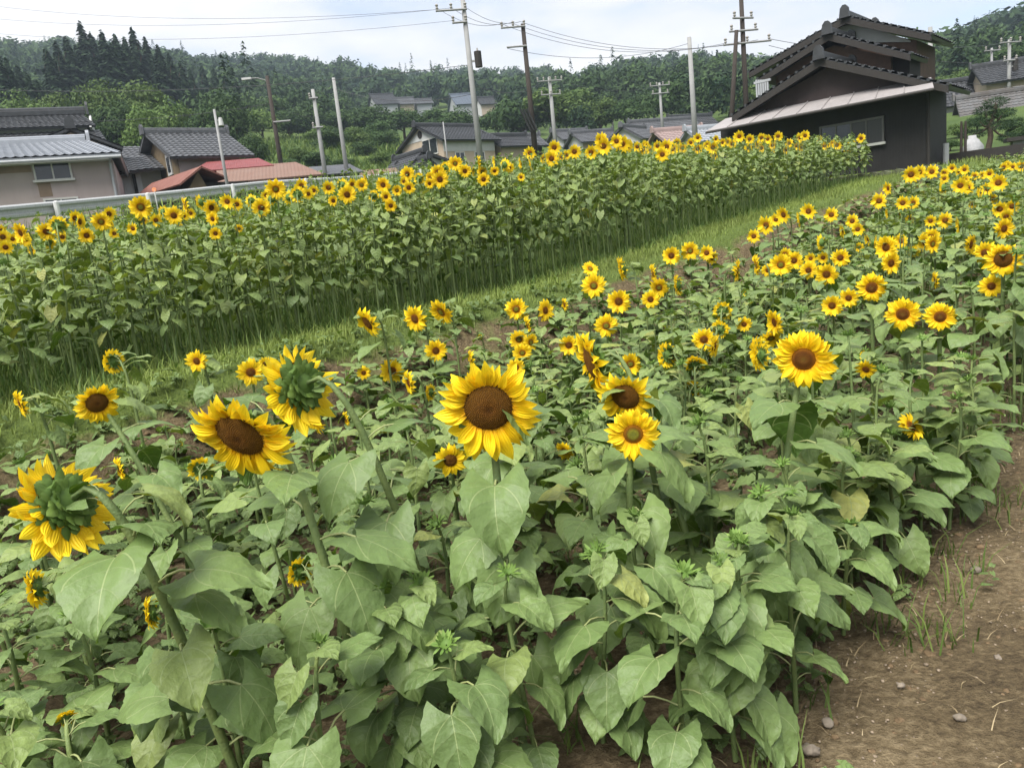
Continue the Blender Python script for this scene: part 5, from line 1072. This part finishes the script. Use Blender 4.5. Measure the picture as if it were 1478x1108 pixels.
# ================================================================== TREES
def crown_broad(seed, n, lobes=7, clump=.16):
    """leaf clumps over several uneven lobes; unit crown about 1 wide, 1 high, base at z=0"""
    r = np.random.default_rng(seed); C = []; R = []
    for i in range(lobes): a = r.uniform(0, 6.3); q = r.uniform(0, .28); C.append((q*math.cos(a), q*math.sin(a), r.uniform(.28, .74))); R.append(r.uniform(.16, .30))
    C = np.array(C); R = np.array(R); k = r.integers(0, lobes, n); d = r.normal(size=(n, 3)); d /= np.linalg.norm(d, axis=1)[:, None]; d[:, 2] = np.where(d[:, 2] < -.3, -d[:, 2]*.6, d[:, 2])
    P = C[k]+d*(R[k]*r.uniform(.72, 1.12, n))[:, None]; nr = d+r.normal(0, .45, (n, 3)); nr /= np.linalg.norm(nr, axis=1)[:, None]
    a = np.cross(nr, r.normal(size=(n, 3))); a /= np.linalg.norm(a, axis=1)[:, None]; b = np.cross(nr, a); s = (clump*r.uniform(.45, 1.0, n)*.5)[:, None]
    V = np.stack([P-a*s*1.3, P-b*s*.6, P+a*s*1.3+nr*s*.2, P+b*s*.6], 1).reshape(-1, 3); F_ = (np.arange(n)*4)[:, None]+np.arange(4); t = np.clip(r.uniform(0, .75, n)+.25*r.random(lobes)[k], 0, 1)
    return V, F_, np.repeat(t, 4)
def crown_cedar(seed, n, wid=.17):
    r = np.random.default_rng(seed); h = 1-r.random(n)**(.62 if n > 500 else 1.15)*.92; h = np.clip(h, .08, .995); az = r.uniform(0, 6.283, n); lay = .75+.25*np.sin(h*46+az*2); rad_ = wid*(1-h)**.72*lay*r.uniform(.5, 1.08, n)+.004
    P = np.stack([rad_*np.cos(az), rad_*np.sin(az), h-rad_*.25], -1); o = np.stack([np.cos(az), np.sin(az), np.full(n, -.55)], -1); o /= np.linalg.norm(o, axis=1)[:, None]; b = np.stack([-np.sin(az), np.cos(az), r.uniform(-.4, .4, n)], -1)
    s = (.055*r.uniform(.6, 1.2, n)*(1.15-h*.7))[:, None]; V = np.stack([P-o*s, P-b*s*.5, P+o*s, P+b*s*.5], 1).reshape(-1, 3); return V, (np.arange(n)*4)[:, None]+np.arange(4), np.repeat(r.random(n), 4)
def trunk_mesh(seed, hgt, r0_, limbs=5, fork=.35):
    r = random.Random(seed); mb = MB(); p = [np.array([r.uniform(-.02, .02)*k, r.uniform(-.02, .02)*k, hgt*k/4]) for k in range(5)]; mb.tube(p, [r0_*(1-.17*k) for k in range(5)], 7)
    for i in range(limbs):
        a = r.uniform(0, 6.3); z = hgt*r.uniform(fork, .85); q = p[int(z/hgt*4)]; e = np.array([math.cos(a)*.26, math.sin(a)*.26, z+.22]); mb.tube([np.array([q[0], q[1], z]), (np.array([q[0], q[1], z])+e)/2+np.array([0, 0, .02]), e], [r0_*.5, r0_*.3, r0_*.12], 5)
    return new_mesh('trunk', mb.v, mb.f, [M_BARK])
BROAD = [crown_broad(i, 3600, 12, .062) for i in range(5)]; CED = [crown_cedar(20+i, 2600) for i in range(4)]
ME_B = [new_mesh('crown', *c[:2], [M_TREE], rnd=c[2]) for c in BROAD]; ME_BL = [new_mesh('crown', *c[:2], [M_TREE_L], rnd=c[2]) for c in BROAD]; ME_C = [new_mesh('crown', *c[:2], [M_CEDAR], rnd=c[2]) for c in CED]
TR_B = [trunk_mesh(i, .6, .03) for i in range(3)]; TR_C = trunk_mesh(9, .92, .014, 0)
def tree(name, p, wid, hgt, crown, trunk, label, group):
    root = empty(name, (p[0], p[1], G(p)-.1), random.uniform(0, 6.3)); tag(root, label, 'tree', group)
    for nm, me in (('trunk', trunk), ('crown', crown)):
        o = ob(nm, me, root); o.scale = (wid, wid, hgt)
    return root
# the cedar stand on the left hill: x, top y
for i, (px, ty) in enumerate([(82, 66), (98, 58), (114, 50), (138, 30), (150, 44), (166, 42), (184, 47), (197, 52), (210, 38), (226, 52), (242, 62), (256, 74), (270, 86), (282, 98), (126, 62), (176, 62), (205, 72), (232, 80), (90, 84), (108, 84), (144, 74), (160, 86), (190, 86), (218, 94), (246, 102), (262, 112), (300, 92), (316, 96), (330, 104), (345, 112), (10, 66), (22, 82), (36, 92), (48, 104), (-6, 80), (2, 100), (60, 112)]):
    d = 128 + (i % 5)*4 if 1 else 0
    if px > 290: d = 150+(i % 3)*5
    if px < 62: d = 112+(i % 3)*5
    p = hit_d(px, 150, d); z = G(p); tz = hit_d(px, ty, d)[2]; hh_ = max(7, tz-z)
    tree('cedar_tree', p, min(hh_, 24)*1.05, hh_, ME_C[i % 4], TR_C, f'dark conical cedar, {"far left slope" if px < 70 else ("right flank of left hill" if px > 255 else ("back row of left hill" if ty < 63 else "front row of left hill"))}', 'cedar stand')
# rounded trees and shrubs in front of the hill: base px,py, top py, width px, distance, light?
for i, (px, by, ty, wp, d, lt) in enumerate([(25, 172, 132, 52, 84, 1), (85, 168, 118, 46, 90, 1), (140, 170, 108, 52, 86, 1), (205, 165, 102, 58, 84, 1), (165, 185, 140, 56, 76, 0), (245, 185, 140, 60, 76, 1), (300, 190, 142, 56, 76, 0), (60, 190, 145, 60, 74, 1), (110, 190, 142, 60, 74, 0), (205, 195, 148, 60, 70, 1), (340, 205, 130, 60, 78, 0), (365, 225, 180, 40, 62, 0), (330, 190, 150, 40, 80, 1), (380, 200, 150, 50, 104, 1), (420, 205, 158, 50, 110, 0), (455, 210, 150, 50, 112, 0), (500, 200, 156, 56, 114, 0), (540, 205, 166, 60, 112, 0), (585, 200, 166, 60, 110, 0), (630, 195, 164, 56, 108, 0), (670, 195, 166, 56, 104, 0), (720, 200, 168, 60, 100, 0),
        (760, 195, 150, 56, 100, 0), (800, 195, 118, 78, 98, 1), (835, 195, 122, 66, 102, 1), (868, 195, 140, 50, 100, 1), (905, 190, 150, 56, 100, 0), (945, 188, 150, 56, 105, 0), (985, 185, 140, 56, 105, 0), (1025, 180, 130, 56, 110, 0), (1060, 170, 120, 50, 100, 1), (1085, 165, 112, 46, 95, 1), (1366, 135, 105, 40, 85, 1), (1400, 120, 100, 40, 95, 1), (1440, 115, 88, 50, 100, 0), (1475, 110, 80, 50, 100, 0), (550, 232, 222, 34, 66, 1), (528, 225, 212, 36, 74, 0), (455, 228, 214, 40, 64, 0), (430, 226, 212, 36, 70, 1), (480, 222, 208, 44, 80, 0), (512, 216, 203, 44, 88, 1), (560, 222, 210, 40, 84, 0), (415, 236, 222, 30, 60, 0), (495, 238, 228, 30, 62, 0), (540, 212, 200, 44, 95, 0), (465, 214, 200, 44, 92, 1), (575, 238, 226, 30, 64, 1), (1372, 226, 196, 22, 40, 0), (1384, 214, 190, 26, 46, 1), (1462, 205, 186, 30, 44, 0), (1478, 214, 192, 30, 40, 0), (1410, 205, 190, 26, 48, 0), (1440, 200, 186, 26, 50, 1)]):
    p = hit_d(px, by, d); z = G(p); tz = hit_d(px, ty, d)[2]; W_ = wp*d/FPX*1.35; hh_ = max(W_*.6, tz-z)
    bear = 'left hill foot' if px < 330 else ('terraced paddies' if px < 580 else ('middle hill foot' if px < 760 else ('poles at the centre' if px < 950 else ('dark house, left side' if px < 1200 else 'right-hand houses'))))
    tree('bright_tree' if lt else 'broadleaf_tree', p, W_, hh_, (ME_BL if lt else ME_B)[i % 5], TR_B[i % 3], ('yellow-green rounded tree' if lt else 'dense green broadleaf tree')+' near the '+bear, 'broadleaf trees at the hill foot')
# the forest that covers the hills: reads as one mass
FB = [crown_broad(40+i, 170, 7, .17) for i in range(5)]; FC = [crown_cedar(60+i, 150, .2) for i in range(2)]; FBN = [crown_broad(80+i, 620, 9, .10) for i in range(5)]
r = np.random.default_rng(5); mV, mF, mR, off2 = [], [], [], 0; cnt = 0
while cnt < 3000:
    az = r.uniform(-.70, .72); rr2 = math.sqrt(r.uniform(88**2, 455**2)); x, y = rr2*math.sin(az), rr2*math.cos(az); azd = math.degrees(az); z = float(Z(x, y))
    if -17 < azd < -6.5 and rr2 < 112: continue
    px_, py_, _ = proj((x, y, z+2))
    if 520 < px_ < 720 and 140 < py_ < 172 and 150 < rr2 < 200: continue
    if rr2 < 120 and px_ > 640 and r.random() < .5: continue
    con = r.random() < (.18 if fbm(np.array(x), np.array(y), .03) > .35 else .02); hgt = r.uniform(9, 15)*(1 if con else .72)*(1 if rr2 > 140 else .75)*(.55 if 60 < px_ < 310 and rr2 < 200 else 1); wd = hgt*r.uniform(.85, 1.2)
    if 512 < px_ < 724 and rr2 < 176 and proj((x, y, z+hgt))[1] < 160: continue
    v, f, t = FC[cnt % 2] if con else (FBN if rr2 < 190 else FB)[cnt % 5]; M3 = rz_(r.uniform(0, 6.28))*np.array([[wd], [wd], [hgt]])
    mV.append(v@M3.T+np.array([x, y, z-.8+fbm(np.array(x), np.array(y), .05)*np.interp(rr2, [60, 150, 400], [0, 2, 4])])); mF.append(f+off2); off2 += len(v); tone = r.uniform(-.3, .3)+.35*float(fbm(np.array(x), np.array(y), .045)); mR.append(np.clip(t*.55+(.02 if con else .18)+tone*.7, 0, 1)); cnt += 1
M_FOREST = foliage_mat('forest_foliage', (.006, .022, .010), (.062, .105, .028), .12, .85)
tag(ob('hill_forest', new_mesh('hill_forest', np.concatenate(mV), np.concatenate(mF), [M_FOREST], rnd=np.concatenate(mR))), 'mixed forest covering the hills behind the village', 'forest', kind='stuff')
# terraced paddies: banks of rough grass
r = np.random.default_rng(8); n = 9000; az = np.radians(r.uniform(-18, -6, n)); rr2 = r.uniform(46, 108, n); x, y = rr2*np.sin(az), rr2*np.cos(az)
zt_ = Z(x, y)+fbm(x, y, .05)*np.interp(rr2, [0, 60, 150], [0, 0, 2.0])
blades('paddy_grass', np.stack([x, y, zt_-.1], -1), r.uniform(.4, 1.1, n), .07, .9, [M_GRASS], r.uniform(0, .8, n), 'rough green grass on the terraced paddies below the hillside farm')

# ---- yard at the right: clipped pine, white sack, posts, stones for a shadowed bank
pp = hit_d(1424, 224, 37); root = empty('garden_pine', (pp[0], pp[1], G(pp))); tag(root, 'cloud-pruned garden pine in the yard right of the dark house', 'tree')
S_ = 37/FPX*1.04
def offp(px, py): q = hit_d(px, py, 37); return np.array([(q[:2]-pp[:2])@np.array([math.cos(rad(-32)), math.sin(rad(-32))])*0, 0, 0])+(q-np.array([pp[0], pp[1], G(pp)]))
tp_ = [offp(1425, 226), offp(1427, 212), offp(1430, 197), offp(1428, 182), offp(1436, 165), offp(1438, 150)]; tp_[0][2] = -.2
tb = MB().tube(tp_, [.12, .11, .10, .09, .07, .04], 8)
pads = [(1437, 148, 25, 8), (1422, 160, 22, 7), (1449, 163, 22, 7), (1414, 176, 26, 7), (1445, 180, 26, 7), (1404, 194, 28, 7), (1455, 198, 20, 6)]
for px, py, w_, h_ in pads: tb.tube([tp_[3], (tp_[3]+offp(px, py))/2+np.array([0, 0, -.1]), offp(px, py)], [.05, .04, .02], 6)
tb.obj('trunk', M_BARK, root)
for i, (px, py, w_, h_) in enumerate(pads):
    c = offp(px, py); n = 700; r = np.random.default_rng(i); d = r.normal(size=(n, 3)); d /= np.linalg.norm(d, axis=1)[:, None]; P = c+d*np.array([w_*S_*.5, w_*S_*.5, h_*S_*.55])*r.uniform(.6, 1.05, n)[:, None]; c2 = r.normal(size=(n, 3)); c2 /= np.linalg.norm(c2, axis=1)[:, None]; a = d+c2*.7; b = np.cross(a, c2)*.009; a = a*.07
    ob('needle_pad', new_mesh('needle_pad', np.stack([P-b, P+b, P+a+b, P+a-b], 1).reshape(-1, 3), (np.arange(n)*4)[:, None]+np.arange(4), [M_PINE], rnd=np.repeat(r.random(n), 4)), root)
def sack():
    p = hit_d(1403, 231, 33); r = random.Random(4); V = []; F_ = []; n = 14; m = 9
    for i in range(m+1):
        k = i/m; q = np.interp(k, [0, .08, .5, .8, .92, 1], [.30, .36, .33, .22, .10, .13])
        for j in range(n): a = 2*math.pi*j/n; w_ = 1+.12*math.sin(3*a+k*5)+.08*math.sin(7*a+k*9); V.append((q*w_*math.cos(a), q*w_*math.sin(a)*.85, .85*k))
    for i in range(m):
        for j in range(n): F_.append((i*n+j, i*n+(j+1) % n, (i+1)*n+(j+1) % n, (i+1)*n+j))
    F_ += [tuple(range(m*n, m*n+n)), tuple(reversed(range(n)))]
    o = ob('white_sack', new_mesh('white_sack', V, F_, [mat('white_sacking', (.36, .36, .37), .8, .25, 9, .5, 20)], smooth=True), loc=(p[0], p[1], G(p)-.02)); tag(o, 'white tied sack standing in the yard left of the pine', 'sack')
sack()
for px, lab in ((1387, 'weathered stake nearest the dark house in the yard'), (1393, 'weathered stake just left of the white sack')):
    p = hit_d(px, 236, 32); MB().tube([(0, 0, -.2), (.01, 0, .8), (.02, .01, 1.35)], [.05, .045, .035], 8).obj('wooden_stake', M_PW, None, loc=(p[0], p[1], G(p))); o = COL.objects[-1]; tag(o, lab, 'stake', 'stakes in the yard')
h = Fr('stone_bench', 'low pale block with a dark slab top right of the pine', 1452, 232, 34, 115, cat='bench'); MB().box(.2, 1.9, 0, .5, -.3, .42).obj('base', M_CONC, h.e); MB().box(0, 2.3, -.15, .65, .42, .56).obj('slab', M_WOOD, h.e)
h = Fr('timber_edging', 'dark timber edging along the yard beside the dark house', 1352, 240, 30, azV, cat='edging'); MB().box(0, 3.2, 0, .25, -.3, .32).obj('beam', M_WOOD, h.e); MB().box(.3, 3.0, .25, .55, -.3, .2).obj('beam', M_WOOD, h.e)
h = Fr('bank_stones', 'dark stones added for a shadowed grassy bank at the end of the tall bed', 1250, 268, 21.5, azV, cat='wall'); r = random.Random(2)  # dark stones added in place of a grassy bank in dark shadow
for k in range(2):
    x = -1.2+.1*k
    while x < 1.5:
        w_ = r.uniform(.14, .34); MB().prism([(x, -.2+.16*k), (x+w_-.02, -.2+.16*k), (x+w_-.04, -.04+.16*k+r.uniform(-.03, .02)), (x+w_*.4, .0+.16*k), (x+.02, -.05+.16*k+r.uniform(-.02, .02))], r.uniform(-.05, .03), .45).obj('stone', mat('dark_bank_stone', (.10, .11, .06), .95, .5, 6, .6, 20), h.e); x += w_

# ---- like trees are told apart by their order from the left
bylab = {}
for o in list(COL.objects):
    if o.parent is None and o.get('category') == 'tree': bylab.setdefault(o['label'], []).append(o)
for lab, L_ in bylab.items():
    if len(L_) < 2: continue
    L_.sort(key=lambda o: proj(o.location)[0])
    for i, o in enumerate(L_):
        if i < 20: o['label'] = (ORD[i]+(' ' if i == 0 else ' from left, ')+lab) if i < len(L_)-1 else 'rightmost '+lab
# ---- the air
hz = MB().box(-960, 960, -960, 960, -8, 175); m = bpy.data.materials.new('haze_air'); m.use_nodes = True; t = m.node_tree; t.nodes.clear(); o_ = N(t, 'ShaderNodeOutputMaterial'); v_ = N(t, 'ShaderNodeVolumePrincipled')
v_.inputs['Color'].default_value = (.66, .80, .95, 1); v_.inputs['Density'].default_value = .0005; v_.inputs['Anisotropy'].default_value = .2; t.links.new(v_.outputs[0], o_.inputs['Volume'])
tag(hz.obj('haze', m), 'thin pale summer haze in the valley air', 'haze', kind='stuff')
